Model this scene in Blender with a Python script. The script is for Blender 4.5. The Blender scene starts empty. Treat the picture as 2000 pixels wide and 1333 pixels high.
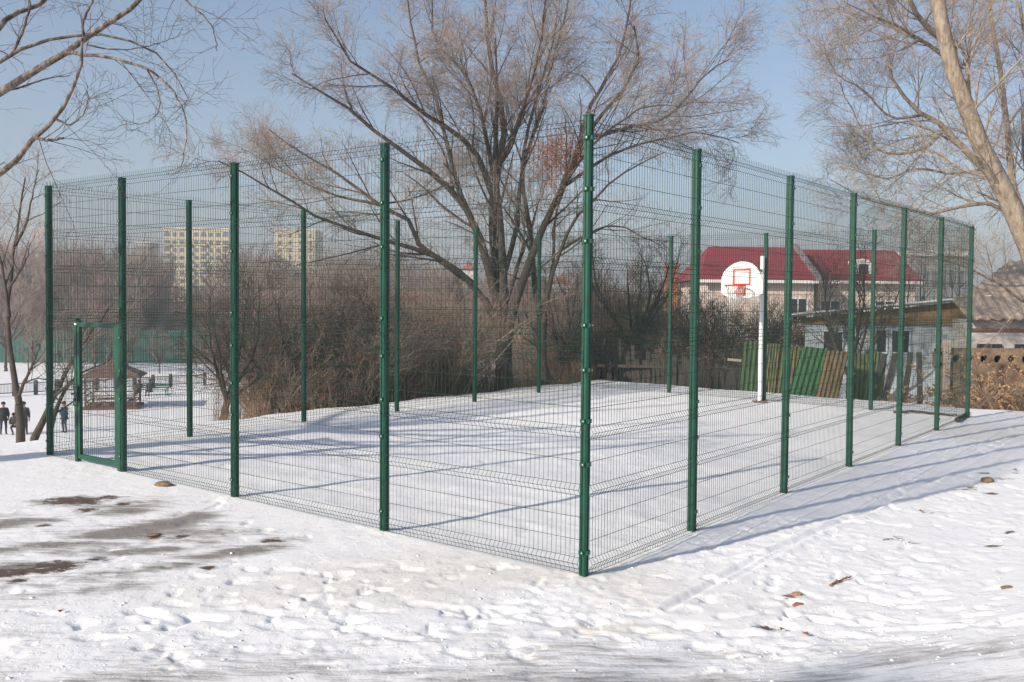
import bpy, math, random
import numpy as np
from mathutils import Vector, Matrix
PI = math.pi
# ------------------------------------------------------------------ camera
FPX, PITCH, ROLL, HC = 1861.0, 0.0378, 0.0088, 2.3897
CX, CY, TH, S1, S2 = 0.6505, 8.3309, 0.656, 0.0098, 0.0075
scene = bpy.context.scene
col = scene.collection
cp, sp, cr, sr = math.cos(PITCH), math.sin(PITCH), math.cos(ROLL), math.sin(ROLL)
Fv = np.array([0, cp, -sp]); Uv = np.array([0, sp, cp]); Xv = np.array([1., 0, 0])
Rt = Xv*cr + Uv*sr; Up = Uv*cr - Xv*sr
CAM = np.array([0, 0, HC])
cd = bpy.data.cameras.new('camera'); cam = bpy.data.objects.new('camera', cd); col.objects.link(cam)
M4 = Matrix(((Rt[0], Up[0], -Fv[0], 0), (Rt[1], Up[1], -Fv[1], 0), (Rt[2], Up[2], -Fv[2], HC), (0, 0, 0, 1)))
cam.matrix_world = M4
cd.sensor_width = 36; cd.lens = 36*FPX/2000; cd.clip_start = .1; cd.clip_end = 4000
scene.camera = cam
# ------------------------------------------------------------------ world, sun, exposure
SUN_EL, SUN_AZ = math.radians(27), math.radians(38.5)       # light travels towards +X+Y
w = bpy.data.worlds.new('World'); scene.world = w; w.use_nodes = True
nt = w.node_tree; nt.nodes.clear()
sky = nt.nodes.new('ShaderNodeTexSky'); sky.sky_type = 'NISHITA'; sky.sun_disc = False
sky.sun_elevation = SUN_EL
sdir = Vector((-math.cos(SUN_AZ), -math.sin(SUN_AZ)))        # towards the sun, horizontal
sky.sun_rotation = math.atan2(sdir.x, sdir.y)
sky.air_density = 1.0; sky.dust_density = 2.2; sky.ozone_density = 1.5; sky.altitude = 600
bg = nt.nodes.new('ShaderNodeBackground'); bg.inputs['Strength'].default_value = .118
wo = nt.nodes.new('ShaderNodeOutputWorld')
nt.links.new(sky.outputs[0], bg.inputs[0]); nt.links.new(bg.outputs[0], wo.inputs[0])
sl = bpy.data.lights.new('sun', 'SUN'); sl.energy = 4.7; sl.angle = math.radians(.8); sl.color = (1, .91, .80)
so = bpy.data.objects.new('sun', sl); col.objects.link(so)
ldir = Vector((math.cos(SUN_AZ)*math.cos(SUN_EL), math.sin(SUN_AZ)*math.cos(SUN_EL), -math.sin(SUN_EL)))
so.rotation_euler = ldir.to_track_quat('-Z', 'Y').to_euler(); so.location = (-10, -10, 20)
scene.view_settings.view_transform = 'Standard'; scene.view_settings.look = 'None'
scene.view_settings.exposure = 0.42; scene.view_settings.gamma = 1
scene.render.resolution_x = 1024; scene.render.resolution_y = 682
try:
    scene.cycles.volume_bounces = 0; scene.cycles.volume_step_rate = 10; scene.cycles.volume_max_steps = 64
    scene.cycles.max_bounces = 6
except Exception: pass
# ------------------------------------------------------------------ geometry helpers
U2 = np.array([-math.cos(TH), math.sin(TH)]); V2 = np.array([math.sin(TH), math.cos(TH)])
C2 = np.array([CX, CY]); GX = S1*U2 + S2*V2
def ray(x, y): return Fv + Rt*(x-1000)/FPX - Up*(y-666.5)/FPX
def at(x, y, Y):                                             # world point at pixel of the photo and given distance
    d = ray(x, y); return CAM + d*(Y/d[1])
def gpt(x, y):                                               # court-plane point under a photo pixel
    d = ray(x, y); t = (GX@(-C2) - HC)/(d[2] - GX@d[:2]); return (CAM + d*t)[:2]
def AB(a, b): return C2 + U2*a + V2*b
def sstep(t): t = np.clip(t, 0, 1); return t*t*(3-2*t)
def terrain(x, y):
    x = np.asarray(x, float); y = np.asarray(y, float)
    wx, wy = x-CX, y-CY
    A = wx*U2[0]+wy*U2[1]; B = wx*V2[0]+wy*V2[1]
    z = GX[0]*wx + GX[1]*wy
    z = np.where(np.hypot(wx, wy) > 40, 0.2, z)
    d = (x-1.0)*.72 - (y-6.2)*.69                            # bank rising to the right of the court and under the viewer
    bank = np.where(d > 0, np.where(d < 1.2, .11*d*d/1.2*1.0, .11*1.2+.22*(d-1.2)), 0)
    z = z + 1.7*np.tanh(bank/1.7)
    eA = A - (11.55 - .045*np.clip(B, 0, 16)) + .12*np.sin(B*1.7)+.07*np.sin(B*4.1+1)
    lim = sstep((x - .17*y - 1.5)/7.0)
    fall = sstep(np.clip(eA+1.2, 0, 99)/17.0)*4.85 + .1*np.clip(eA, 0, 3)
    z = z - fall*(1-lim)
    eB = B - 16.45 + .1*np.sin(A*2.1)
    z = z - 1.1*sstep(eB/3.5)*np.maximum(lim, sstep((11.5-A)/2.))
    hill = sstep((y-118-.12*x)/130.)*7.5*sstep((60-x)/120.)
    return z + hill
class M:
    def __init__(s): s.v = []; s.q = []; s.t = []; s.n = 0
    def add(s, v, q=None, t=None):
        v = np.asarray(v, float).reshape(-1, 3)
        if q is not None and len(q): s.q.append(np.asarray(q, int).reshape(-1, 4)+s.n)
        if t is not None and len(t): s.t.append(np.asarray(t, int).reshape(-1, 3)+s.n)
        s.v.append(v); s.n += len(v); return s
    def mesh(s, name, smooth=False):
        me = bpy.data.meshes.new(name)
        v = np.concatenate(s.v); q = np.concatenate(s.q) if s.q else np.zeros((0, 4), int); t = np.concatenate(s.t) if s.t else np.zeros((0, 3), int)
        me.vertices.add(len(v)); me.vertices.foreach_set('co', v.ravel())
        nl = len(q)*4+len(t)*3; me.loops.add(nl); me.loops.foreach_set('vertex_index', np.concatenate([q.ravel(), t.ravel()]).astype(np.int32))
        me.polygons.add(len(q)+len(t))
        st = np.concatenate([np.arange(len(q))*4, len(q)*4+np.arange(len(t))*3]).astype(np.int32)
        me.polygons.foreach_set('loop_start', st)
        me.polygons.foreach_set('use_smooth', np.full(len(q)+len(t), smooth, bool))
        me.update(calc_edges=True); me.validate(); return me
    def box(s, c, d, R=None, b=0):
        c = np.asarray(c, float); d = np.asarray(d, float)/2
        p = np.array([[i, j, k] for i in (-1, 1) for j in (-1, 1) for k in (-1, 1)], float)*d
        if R is not None: p = p@np.asarray(R).T
        return s.add(p+c, [[0, 1, 3, 2], [4, 6, 7, 5], [0, 4, 5, 1], [2, 3, 7, 6], [0, 2, 6, 4], [1, 5, 7, 3]])
    def prism(s, pts, depth, O, ex, ey, ez):                 # polygon in (ex,ey), extruded along ez from O
        pts = np.asarray(pts, float); n = len(pts); O = np.asarray(O, float); ex, ey, ez = map(lambda a: np.asarray(a, float), (ex, ey, ez))
        a = O+pts[:, :1]*ex+pts[:, 1:]*ey; c0 = a.mean(0)
        v = np.concatenate([a, a+ez*depth, [c0, c0+ez*depth]])
        t = [[2*n, (i+1) % n, i] for i in range(n)]+[[2*n+1, n+i, n+(i+1) % n] for i in range(n)]
        q = [[i, (i+1) % n, n+(i+1) % n, n+i] for i in range(n)]
        return s.add(v, q, t)
    def tubes(s, P, R, S=4, cap=False):                      # P (N,K,3), R (N,K)
        P = np.asarray(P, float); R = np.asarray(R, float)
        if P.ndim == 2: P = P[None]; R = np.broadcast_to(R, P.shape[1])[None] if R.ndim < 2 else R
        N, K, _ = P.shape
        T = np.gradient(P, axis=1); T /= np.linalg.norm(T, axis=2, keepdims=True)+1e-9
        m = np.abs(T.mean(1)); ref = np.zeros((N, 3)); ref[np.arange(N), np.argmin(m, 1)] = 1
        n1 = np.cross(T, ref[:, None, :]); n1 /= np.linalg.norm(n1, axis=2, keepdims=True)+1e-9
        n2 = np.cross(T, n1)
        a = np.arange(S)*2*PI/S
        V = P[:, :, None]+R[:, :, None, None]*(np.cos(a)[None, None, :, None]*n1[:, :, None]+np.sin(a)[None, None, :, None]*n2[:, :, None])
        idx = np.arange(N*K*S).reshape(N, K, S)
        i0 = idx[:, :-1]; i1 = idx[:, 1:]
        q = np.stack([i0, np.roll(i0, -1, 2), np.roll(i1, -1, 2), i1], -1).reshape(-1, 4)
        s.add(V.reshape(-1, 3), q)
        if cap:
            for n in range(N):
                for k, sg in ((0, -1), (K-1, 1)):
                    ring = V[n, k]; c = ring.mean(0)
                    tt = [[S, (i+1) % S, i] if sg < 0 else [S, i, (i+1) % S] for i in range(S)]
                    s.add(np.concatenate([ring, [c]]), None, tt)
        return s
    def cyl(s, a, b, r, S=12, r2=None): return s.tubes(np.array([[a, b]], float), np.array([[r, r if r2 is None else r2]]), S, True)
def obj(name, m, mat, parent=None, smooth=False):
    me = m.mesh(name, smooth) if isinstance(m, M) else m
    if mat is not None and not me.materials: me.materials.append(mat)
    o = bpy.data.objects.new(name, me); col.objects.link(o)
    if parent is not None: o.parent = parent
    return o
def tag(o, label=None, cat=None, group=None, kind=None):
    if label: o['label'] = label
    if cat: o['category'] = cat
    if group: o['group'] = group
    if kind: o['kind'] = kind
    return o
def thing(name, label, cat, loc=(0, 0, 0), rz=0, group=None):
    o = bpy.data.objects.new(name, None); o.empty_display_size = .2; col.objects.link(o)
    o.location = loc; o.rotation_euler = (0, 0, rz); return tag(o, label, cat, group)
def copy_tree(o, parent=None):
    c = o.copy(); col.objects.link(c); c.parent = parent
    for ch in list(o.children): copy_tree(ch, c)
    return c
# ------------------------------------------------------------------ materials
def mat(name, c, rough=.7, var=.0, vs=3., bump=0, bs=20., c2=None, metal=0, spec=.3, stretch=(1, 1, 1), thr=None):
    m = bpy.data.materials.new(name); m.use_nodes = True; n = m.node_tree; b = n.nodes['Principled BSDF']
    b.inputs['Roughness'].default_value = rough; b.inputs['Metallic'].default_value = metal
    b.inputs['Specular IOR Level'].default_value = spec; b.inputs['Base Color'].default_value = (*c, 1)
    tc = n.nodes.new('ShaderNodeTexCoord'); mp = n.nodes.new('ShaderNodeMapping'); mp.inputs['Scale'].default_value = stretch
    n.links.new(tc.outputs['Object'], mp.inputs[0])
    if var or c2:
        nz = n.nodes.new('ShaderNodeTexNoise'); nz.inputs['Scale'].default_value = vs; nz.inputs['Detail'].default_value = 6; nz.inputs['Roughness'].default_value = .65
        n.links.new(mp.outputs[0], nz.inputs['Vector'])
        r = n.nodes.new('ShaderNodeValToRGB'); lo, hi = thr or (.3, .7)
        r.color_ramp.elements[0].position = lo; r.color_ramp.elements[1].position = hi
        a = c2 or tuple(x*(1-var) for x in c); bb = c if c2 else tuple(min(1, x*(1+var)) for x in c)
        r.color_ramp.elements[0].color = (*a, 1); r.color_ramp.elements[1].color = (*bb, 1)
        n.links.new(nz.outputs['Fac'], r.inputs[0]); n.links.new(r.outputs[0], b.inputs['Base Color'])
    if bump:
        nb = n.nodes.new('ShaderNodeTexNoise'); nb.inputs['Scale'].default_value = bs; nb.inputs['Detail'].default_value = 5
        n.links.new(mp.outputs[0], nb.inputs['Vector'])
        bu = n.nodes.new('ShaderNodeBump'); bu.inputs['Strength'].default_value = bump; bu.inputs['Distance'].default_value = .02
        n.links.new(nb.outputs['Fac'], bu.inputs['Height']); n.links.new(bu.outputs[0], b.inputs['Normal'])
    return m
GREEN = mat('green_paint', (.005, .066, .038), .45, .30, 5., bump=.08, bs=60, spec=.4)
WIRE = mat('green_wire', (.014, .038, .028), .55)
BOLT = mat('bolt', (.55, .6, .58), .4, metal=.5)
BARK = mat('bark', (.095, .074, .058), .9, c2=(.042, .033, .028), vs=9, bump=.8, bs=25, stretch=(1, 1, .3))
BARKL = mat('pale_bark', (.34, .275, .205), .9, c2=(.13, .10, .075), vs=10, bump=1., bs=16, stretch=(1, 1, .4), thr=(.32, .6))
BARKN = mat('branch_bark', (.27, .225, .18), .9, c2=(.07, .052, .042), vs=13, bump=1., bs=40, stretch=(1, 1, .6), thr=(.42, .62))
TWIG = mat('twig', (.25, .20, .17), .85, .3, 1.5)
TWIGL = mat('pale_twig', (.31, .25, .20), .85, .3, 1.5)
TWIGD = mat('dark_twig', (.10, .075, .060), .9, .35, 1.2)
BRUSH = mat('brush_twig', (.245, .185, .14), .9, .45, .8)
WOODS = mat('woods_twig', (.25, .185, .15), .9, .35, .12)
BROOM = mat('dead_leaf', (.34, .15, .075), .85, .4, 5)
LEAF = mat('dry_leaf', (.36, .225, .125), .8, .4, 6)
WHITE = mat('white_paint', (.78, .78, .75), .45, .06, 5)
RED = mat('red_paint', (.75, .05, .03), .45)
NET = mat('net_cord', (.55, .56, .50), .8)
DARK = mat('dark_glass', (.03, .035, .04), .15, spec=.6)
STONE = mat('stone', (.20, .13, .08), .9, .4, 14, bump=.6, bs=30)
# ------------------------------------------------------------------ ground
rs = np.random.RandomState(7)
X0, X1, Y0, Y1, RES = -15., 17., 1.2, 31., .025
nx, ny = int((X1-X0)/RES), int((Y1-Y0)/RES)
def vnoise(scale, seed, sx=1., sy=1.):
    r = np.random.RandomState(seed); gx = int((X1-X0)/scale*sx)+3; gy = int((Y1-Y0)/scale*sy)+3
    g = r.rand(gy, gx); fx = np.arange(nx)*RES/scale*sx; fy = np.arange(ny)*RES/scale*sy
    ix = fx.astype(int); iy = fy.astype(int); tx = fx-ix; ty = fy-iy; tx = tx*tx*(3-2*tx); ty = (ty*ty*(3-2*ty))[:, None]
    a = g[iy][:, ix]; b = g[iy][:, ix+1]; c = g[iy+1][:, ix]; d = g[iy+1][:, ix+1]
    return (a*(1-tx)+b*tx)*(1-ty)+(c*(1-tx)+d*tx)*ty-.5
XX = X0+np.arange(nx)*RES; YY = Y0+np.arange(ny)*RES
GXX, GYY = np.meshgrid(XX, YY)
GA = (GXX-CX)*U2[0]+(GYY-CY)*U2[1]; GB = (GXX-CX)*V2[0]+(GYY-CY)*V2[1]
inside = sstep((GA+.1)/.5)*sstep((9.8-GA)/.4)*sstep((GB+.1)/.5)*sstep((14.8-GB)/.4)
rough_out = vnoise(.9, 1)*.075+vnoise(.38, 2)*.06+vnoise(.17, 3)*.042+vnoise(.085, 4)*.022
rough_out *= .17
rough_in = vnoise(1.6, 5)*.06+vnoise(.6, 6)*.022+vnoise(.2, 7)*.011+vnoise(.09, 8)*.004
Hh = rough_out*(1-inside)+rough_in*inside
patch = sstep(vnoise(1.3, 9)*2.2+.45)
Hh += (1-inside)*(patch*(vnoise(.10, 10)*.011+vnoise(.055, 11)*.011))
bankD = (GXX-1.0)*.72-(GYY-6.2)*.69; calm = 1-.68*sstep((bankD-.3)/.8)
calm *= 1-.5*sstep((-2.5-GXX+.3*(GYY-6))/1.5); Hh = np.where(inside > .5, Hh, Hh*calm)
Hh += (1-inside)*calm*np.abs(vnoise(.5, 12, 1.6, 1))*.010
iw = int(.35/RES); jag = vnoise(.08, 77)+vnoise(.16, 78)
def stamp(x, y, L, W, ang, dep, rim=.35):
    i, j = int((x-X0)/RES), int((y-Y0)/RES)
    if i < iw or j < iw or i > nx-iw or j > ny-iw: return
    sl_ = (slice(j-iw, j+iw), slice(i-iw, i+iw)); dx = GXX[sl_]-x; dy = GYY[sl_]-y
    a = dx*math.cos(ang)+dy*math.sin(ang); b = -dx*math.sin(ang)+dy*math.cos(ang)
    r = np.sqrt((a/L)**2+(b/W)**2)
    dep *= .36; r = r*(1+jag[sl_]*.9); Hh[sl_] += -dep*np.exp(-(r**4))+dep*.08*np.exp(-((r-1.3)/.2)**2)
for k in range(330):                                          # scattered footprints outside the fence
    t = rs.rand()
    if k < 200: x, y = rs.uniform(-6, 5.5), 0; y = 6.2+abs(rs.normal(0, 1.9))
    else:
        s = rs.rand()*15; x, y = (C2+V2*s-U2*(1.0+abs(rs.normal(0, .8))))
    a_, b_ = (np.array([x, y])-C2)@U2, (np.array([x, y])-C2)@V2
    if -.15 < a_ < 9.6 and -.15 < b_: continue
    stamp(x, y, rs.uniform(.05, .13), rs.uniform(.03, .06), rs.uniform(0, PI), rs.uniform(.015, .07))
for tr in range(9):                                           # walked trails
    p = np.array([rs.uniform(-7, 4), rs.uniform(6.3, 8)]); a = rs.uniform(-.4, 1.2)
    for k in range(22):
        p = p+np.array([math.cos(a), math.sin(a)])*.36; a += rs.normal(0, .12); q = p+np.array([-math.sin(a), math.cos(a)])*.1*(-1)**k
        aa, bb = (q-C2)@U2, (q-C2)@V2
        if (aa > -.2 and bb > -.2): break
        stamp(q[0], q[1], .14, .06, a, .045)
for j_ in range(11):
    stamp(*AB([0, 2.4769, 5.0062, 7.4797, 9.4787][j_] if j_ < 5 else 0, 0 if j_ < 5 else [2.0673, 4.5932, 7.0868, 9.5947, 12.0871, 14.6009][(j_-5) % 6]), .16, .14, 0, -.022)
for k in range(46): stamp(*AB(rs.uniform(.5, 9), rs.uniform(.5, 9)), rs.uniform(.08, .13), .05, rs.uniform(0, PI), rs.uniform(.01, .03))
def seg_d(pts):
    D = np.full(GXX.shape, 9., np.float32)
    for (ax, ay), (bx, by) in zip(pts[:-1], pts[1:]):
        vx, vy = bx-ax, by-ay; t = np.clip(((GXX-ax)*vx+(GYY-ay)*vy)/(vx*vx+vy*vy), 0, 1)
        D = np.minimum(D, np.hypot(GXX-ax-t*vx, GYY-ay-t*vy))
    return D
for pts, wd, dp in (([(1430, 1130), (1560, 1060), (1700, 1000), (1800, 950), (1960, 870)], .03, .022),
                    ([(1300, 1190), (1480, 1090), (1620, 1030), (1720, 985), (1880, 905), (1990, 850)], .035, .022),
                    ([(1180, 1150), (1350, 1100), (1500, 1080), (1660, 1010)], .03, .015)):
    D = seg_d([gpt(*q) for q in pts]); Hh += -dp*np.exp(-(D/wd)**2)+dp*.6*np.exp(-((D-wd*2)/.04)**2)
# dirt: worn icy tracks and thawed mud
dirt = np.zeros_like(Hh); mud = np.zeros_like(Hh)
n1 = vnoise(.5, 21, .45, 1.6)+vnoise(.2, 22, .4, 1.5)*.7+vnoise(.09, 23)*.4; n2 = vnoise(.35, 24, .6, 1.5)+vnoise(.12, 25)*.8+vnoise(.06, 26)*.4
for pts, wd, s in (([(-120, 1085), (100, 1065), (250, 1040), (380, 1012)], .30, 1.35), ([(-120, 1150), (100, 1135), (250, 1122), (400, 1090), (560, 1060)], .24, 1.15),
                   ([(-120, 1185), (100, 1165), (260, 1135)], .26, 1.0), ([(-100, 1125), (20, 1112), (120, 1096), (210, 1085), (330, 1072)], .2, 1.2), ([(-100, 1035), (20, 1022), (120, 1008), (250, 1000)], .27, 1.2), ([(290, 1045), (360, 1058), (430, 1062)], .24, 1.0),
                   ([(-300, 1345), (600, 1320), (1200, 1335), (2300, 1345)], .28, .6), ([(-200, 985), (60, 975), (180, 990)], .2, .4)):
    D = seg_d([gpt(*q) for q in pts]); dirt = np.maximum(dirt, s*np.exp(-(D/wd)**2)*np.clip(.85+n1*1.3, 0, 1.2)); Hh *= 1-.5*np.exp(-(D/wd)**2)
for x, y, a, b, rot in ((145, 980, .30, .13, .1), (165, 997, .18, .07, 0), (215, 972, .15, .06, .3), (240, 985, .10, .05, 0), (90, 1104, .34, .07, .25), (20, 1118, .42, .06, .3), (528, 1057, .13, .05, .1), (300, 1048, .07, .03, 0), (357, 1048, .06, .03, 0), (405, 1109, .08, .03, .2), (190, 1092, .12, .04, .1), (40, 1135, .08, .03, .2), (85, 1027, .06, .03, 0)):
    gx_, gy_ = gpt(x, y); dx = GXX-gx_; dy = GYY-gy_; ca, sa = math.cos(rot), math.sin(rot)
    r = np.hypot((dx*ca+dy*sa)/a, (-dx*sa+dy*ca)/(b*1.9)); mud = np.maximum(mud, np.clip(.52+(1-r)*.55+n2*.45, 0, 1)*(r < 2.2)); dirt = np.maximum(dirt, .85*sstep((1.7-r+n2)*1.1)*.8)
for x, y in ((1900, 952), (1930, 965), (1960, 935), (1985, 925), (1880, 957), (1745, 1055), (1790, 1063), (1765, 1050), (1820, 1003), (1560, 1175), (1540, 1166), (1500, 1225), (1920, 925), (1975, 1045), (1940, 1072)):
    gx_, gy_ = gpt(x, y); r = np.hypot((GXX-gx_)/.11, (GYY-gy_)/.07); mud = np.maximum(mud, np.clip(.45+(.8-r)*.5+n2*.5, 0, 1)*(r < 1.8))
dirt = np.maximum(dirt, sstep((7.3-GYY+.25*n1)/1.1)*np.clip(.30+n1*.55, 0, .55))
Dz = seg_d([gpt(*q) for q in [(-300, 1105), (0, 1085), (200, 1060), (400, 1045)]]); dirt = np.maximum(dirt, np.exp(-(Dz/.75)**2)*np.clip(.68+n1*1.0, 0, .95))
Dz = seg_d([gpt(*q) for q in [(-300, 1030), (0, 1015), (260, 985)]]); dirt = np.maximum(dirt, np.exp(-(Dz/.5)**2)*np.clip(.58+n1*1.0, 0, .9))
# blotches of old yellowish snow
old = sstep((vnoise(2.4, 31, .5, 1)+vnoise(.8, 32)*.6)*1.6+.1)*(1-inside)
gq = gpt(1200, 1228); old = np.maximum(old, 1.3*np.exp(-((GXX-gq[0])/.5)**2-((GYY-gq[1])/.16)**2))
def samp(F, x, y):
    fx = np.clip((x-X0)/RES, 0, nx-1.001); fy = np.clip((y-Y0)/RES, 0, ny-1.001); i = fx.astype(int); j = fy.astype(int); tx = fx-i; ty = fy-j
    return (F[j, i]*(1-tx)+F[j, i+1]*tx)*(1-ty)+(F[j+1, i]*(1-tx)+F[j+1, i+1]*tx)*ty
ang = np.radians(np.concatenate([np.linspace(-180, -42, 47)[:-1], np.linspace(-42, 42, 960)[:-1], np.linspace(42, 180, 47)]))
rad = np.concatenate([np.geomspace(.5, 4.6, 14)[:-1], np.geomspace(4.6, 12, 300)[:-1], np.geomspace(12, 32, 260)[:-1], np.geomspace(32, 160, 110)[:-1], np.geomspace(160, 2500, 30)])
RA, AN = np.meshgrid(rad, ang); gx_ = RA*np.sin(AN); gy_ = RA*np.cos(AN)
gz = terrain(gx_, gy_)
inr = sstep((gx_-X0)/1.5)*sstep((X1-gx_)/1.5)*sstep((gy_-Y0)/1.)*sstep((Y1-gy_)/2.)
gz = gz+samp(Hh, gx_, gy_)*inr
gm = M(); na, nr = RA.shape; idx = np.arange(na*nr).reshape(na, nr)
gm.add(np.stack([gx_, gy_, gz], -1), np.stack([idx[:-1, :-1], idx[:-1, 1:], idx[1:, 1:], idx[1:, :-1]], -1).reshape(-1, 4)[:, ::-1])
me = gm.mesh('snow_ground', True)
for nm, F in (('dirt', dirt), ('mud', mud), ('old', old)):
    a = me.attributes.new(nm, 'FLOAT', 'POINT'); a.data.foreach_set('value', (samp(F, gx_, gy_)*inr).ravel().astype(np.float32))
gA = (gx_-CX)*U2[0]+(gy_-CY)*U2[1]; gB = (gx_-CX)*V2[0]+(gy_-CY)*V2[1]
wd = np.maximum(sstep((gy_-126-.12*gx_)/8.), sstep((gA-11.9)/1.2)*sstep((gx_+7+.06*(gy_-20))/2.)*sstep((60-gy_)/20))
wd = np.maximum(wd, sstep((gB-17.2)/1.5)*sstep((11-gA)/2)*.75)
a = me.attributes.new('litter', 'FLOAT', 'POINT'); a.data.foreach_set('value', wd.ravel().astype(np.float32))
def ground_mat():
    m = bpy.data.materials.new('snow_and_dirt'); m.use_nodes = True; n = m.node_tree; L = n.links; N = n.nodes; b = N['Principled BSDF']
    tc = N.new('ShaderNodeTexCoord')
    def noise(s, d=5, r=.6, st=(1, 1, 1)):
        mp = N.new('ShaderNodeMapping'); mp.inputs['Scale'].default_value = st; L.new(tc.outputs['Object'], mp.inputs[0])
        z = N.new('ShaderNodeTexNoise'); z.inputs['Scale'].default_value = s; z.inputs['Detail'].default_value = d; z.inputs['Roughness'].default_value = r; L.new(mp.outputs[0], z.inputs['Vector']); return z.outputs['Fac']
    def math_(op, a, b_=None):
        k = N.new('ShaderNodeMath'); k.operation = op
        for i, v in enumerate((a, b_)):
            if v is None: continue
            if isinstance(v, (int, float)): k.inputs[i].default_value = v
            else: L.new(v, k.inputs[i])
        return k.outputs[0]
    def mix(f, a, c):
        k = N.new('ShaderNodeMix'); k.data_type = 'RGBA'; k.clamp_factor = True
        L.new(f, k.inputs[0])
        for i, v in ((6, a), (7, c)):
            if isinstance(v, tuple): k.inputs[i].default_value = (*v, 1)
            else: L.new(v, k.inputs[i])
        return k.outputs[2]
    def att(nm): k = N.new('ShaderNodeAttribute'); k.attribute_name = nm; return k.outputs['Fac']
    c = mix(noise(1.3, 6), (.84, .835, .83), (.92, .91, .90))
    c = mix(math_('MULTIPLY', att('old'), math_('MULTIPLY', noise(9), .75)), c, (.66, .60, .50))
    spk = math_('MULTIPLY', math_('SUBTRACT', noise(70, 3, .7), .60), 3.5)
    c = mix(math_('MAXIMUM', spk, 0.), c, (.60, .59, .57))
    gr = math_('MULTIPLY', math_('SUBTRACT', noise(38, 4, .7, (.7, 1.6, 1)), .655), 9.)
    c = mix(math_('MINIMUM', math_('MAXIMUM', gr, 0.), .75), c, (.36, .31, .25))
    dn = math_('MULTIPLY', math_('SUBTRACT', math_('ADD', att('dirt'), math_('MULTIPLY', math_('SUBTRACT', noise(6, 10, .8, (.45, 3., 1)), .5), 3.2)), .25), 1.25)
    dn = math_('MULTIPLY', math_('MINIMUM', math_('MAXIMUM', dn, 0.), 1.), math_('ADD', noise(60, 3, .6), .45))
    c = mix(dn, c, mix(noise(5, 8, .7, (.5, 2.5, 1)), (.34, .305, .265), (.17, .145, .12)))
    mn = math_('MULTIPLY', math_('SUBTRACT', math_('ADD', att('mud'), math_('MULTIPLY', math_('SUBTRACT', noise(11, 9, .75, (.8, 2.4, 1)), .5), 2.6)), .56), 9)
    mn = math_('MULTIPLY', math_('MINIMUM', math_('MAXIMUM', mn, 0.), 1.), 1.)
    c = mix(mn, c, mix(noise(20), (.075, .05, .032), (.16, .105, .065)))
    ln = math_('MULTIPLY', att('litter'), math_('ADD', math_('MULTIPLY', noise(.9, 6, .7), 1.2), .35))
    c = mix(ln, c, mix(noise(6), (.10, .07, .05), (.17, .125, .095)))
    L.new(c, b.inputs['Base Color']); b.inputs['Specular IOR Level'].default_value = .25
    rr = math_('SUBTRACT', .75, math_('MULTIPLY', math_('MAXIMUM', att('dirt'), att('mud')), .35)); L.new(rr, b.inputs['Roughness'])
    h = math_('ADD', math_('MULTIPLY', noise(22, 9, .72), 1.2), math_('MULTIPLY', math_('ABSOLUTE', math_('SUBTRACT', noise(11, 6, .7), .5)), 1.6))
    bu = N.new('ShaderNodeBump'); bu.inputs['Strength'].default_value = .55; bu.inputs['Distance'].default_value = .018
    L.new(h, bu.inputs['Height']); L.new(bu.outputs[0], b.inputs['Normal'])
    return m
g = obj('ground', me, ground_mat()); tag(g, kind='structure')
# ------------------------------------------------------------------ court fence
A_ = [0, 2.4769, 5.0062, 7.4797, 9.4787]; B_ = [0, 2.0673, 4.5932, 7.0868, 9.5947, 12.0871, 14.6009]
Cc = [2.3683, 4.8219, 7.3112, 9.8438, 12.3688]; Dd = [7.0058, 4.4691, 1.9821]
def frame(ex): ex = np.array([ex[0], ex[1], 0.]); ez = np.array([0, 0, 1.]); ey = np.cross(ez, ex); return np.stack([ex, ey, ez], 1)
RU = frame(U2)
def plane_z(p): return float(GX@(np.asarray(p)-C2))
def post_mesh(h, wd):
    m = M(); a = wd/2; c = .012; t = .006
    prof = []
    pts = [(-a+c, -a), (-t, -a), (-t, -a+.008), (t, -a+.008), (t, -a), (a-c, -a), (a, -a+c), (a, -t), (a-.008, -t), (a-.008, t), (a, t), (a, a-c), (a-c, a), (t, a), (t, a-.008), (-t, a-.008), (-t, a), (-a+c, a), (-a, a-c), (-a, t), (-a+.008, t), (-a+.008, -t), (-a, -t), (-a, -a+c)]
    m.prism(pts, h+.35, (0, 0, -.35), (1, 0, 0), (0, 1, 0), (0, 0, 1))
    return m.mesh('post')
cap_m = M().box((0, 0, 0), (.082, .082, .012)).mesh('post_cap')
mb_ = M(); mb_.box((.008, 0, 0), (.016, .046, .034)); mb_.cyl((.012, .012, 0), (.021, .012, 0), .007, 6); clamp_m = mb_.mesh('clamp'); clamp_m.materials.append(GREEN); clamp_m.materials.append(BOLT)
for p_ in clamp_m.polygons: p_.material_index = 1 if p_.center.x > .0165 or (p_.index >= 6) else 0
post_cache = {}
def add_post(p, h, parent, face_dirs, wd=.080):
    z = plane_z(p); key = (round(h, 2), wd)
    if key not in post_cache: post_cache[key] = post_mesh(h, wd)
    o = obj('post', post_cache[key], GREEN, parent); o.location = (p[0], p[1], z); o.rotation_euler = (.004*math.sin(p[0]*7), .004*math.cos(p[1]*5), math.atan2(U2[1], U2[0]))
    cpo = obj('post_cap', cap_m, GREEN, o); cpo.location = (0, 0, h+.006)
    for d in face_dirs:
        loc = np.array([d@U2, d@np.array([-U2[1], U2[0]])])   # into post frame
        for hz in (.22, 1.0, 1.38, 1.83, 2.22, 2.95, 3.4, 3.84):
            c = obj('clamp', clamp_m, None, o); c.location = (*(loc*(wd/2+.001)), hz); c.rotation_euler = (0, 0, math.atan2(loc[1], loc[0]))
    return o
FOLDS = (.09, .74, 1.25, 1.91); PH = 1.99
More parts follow.
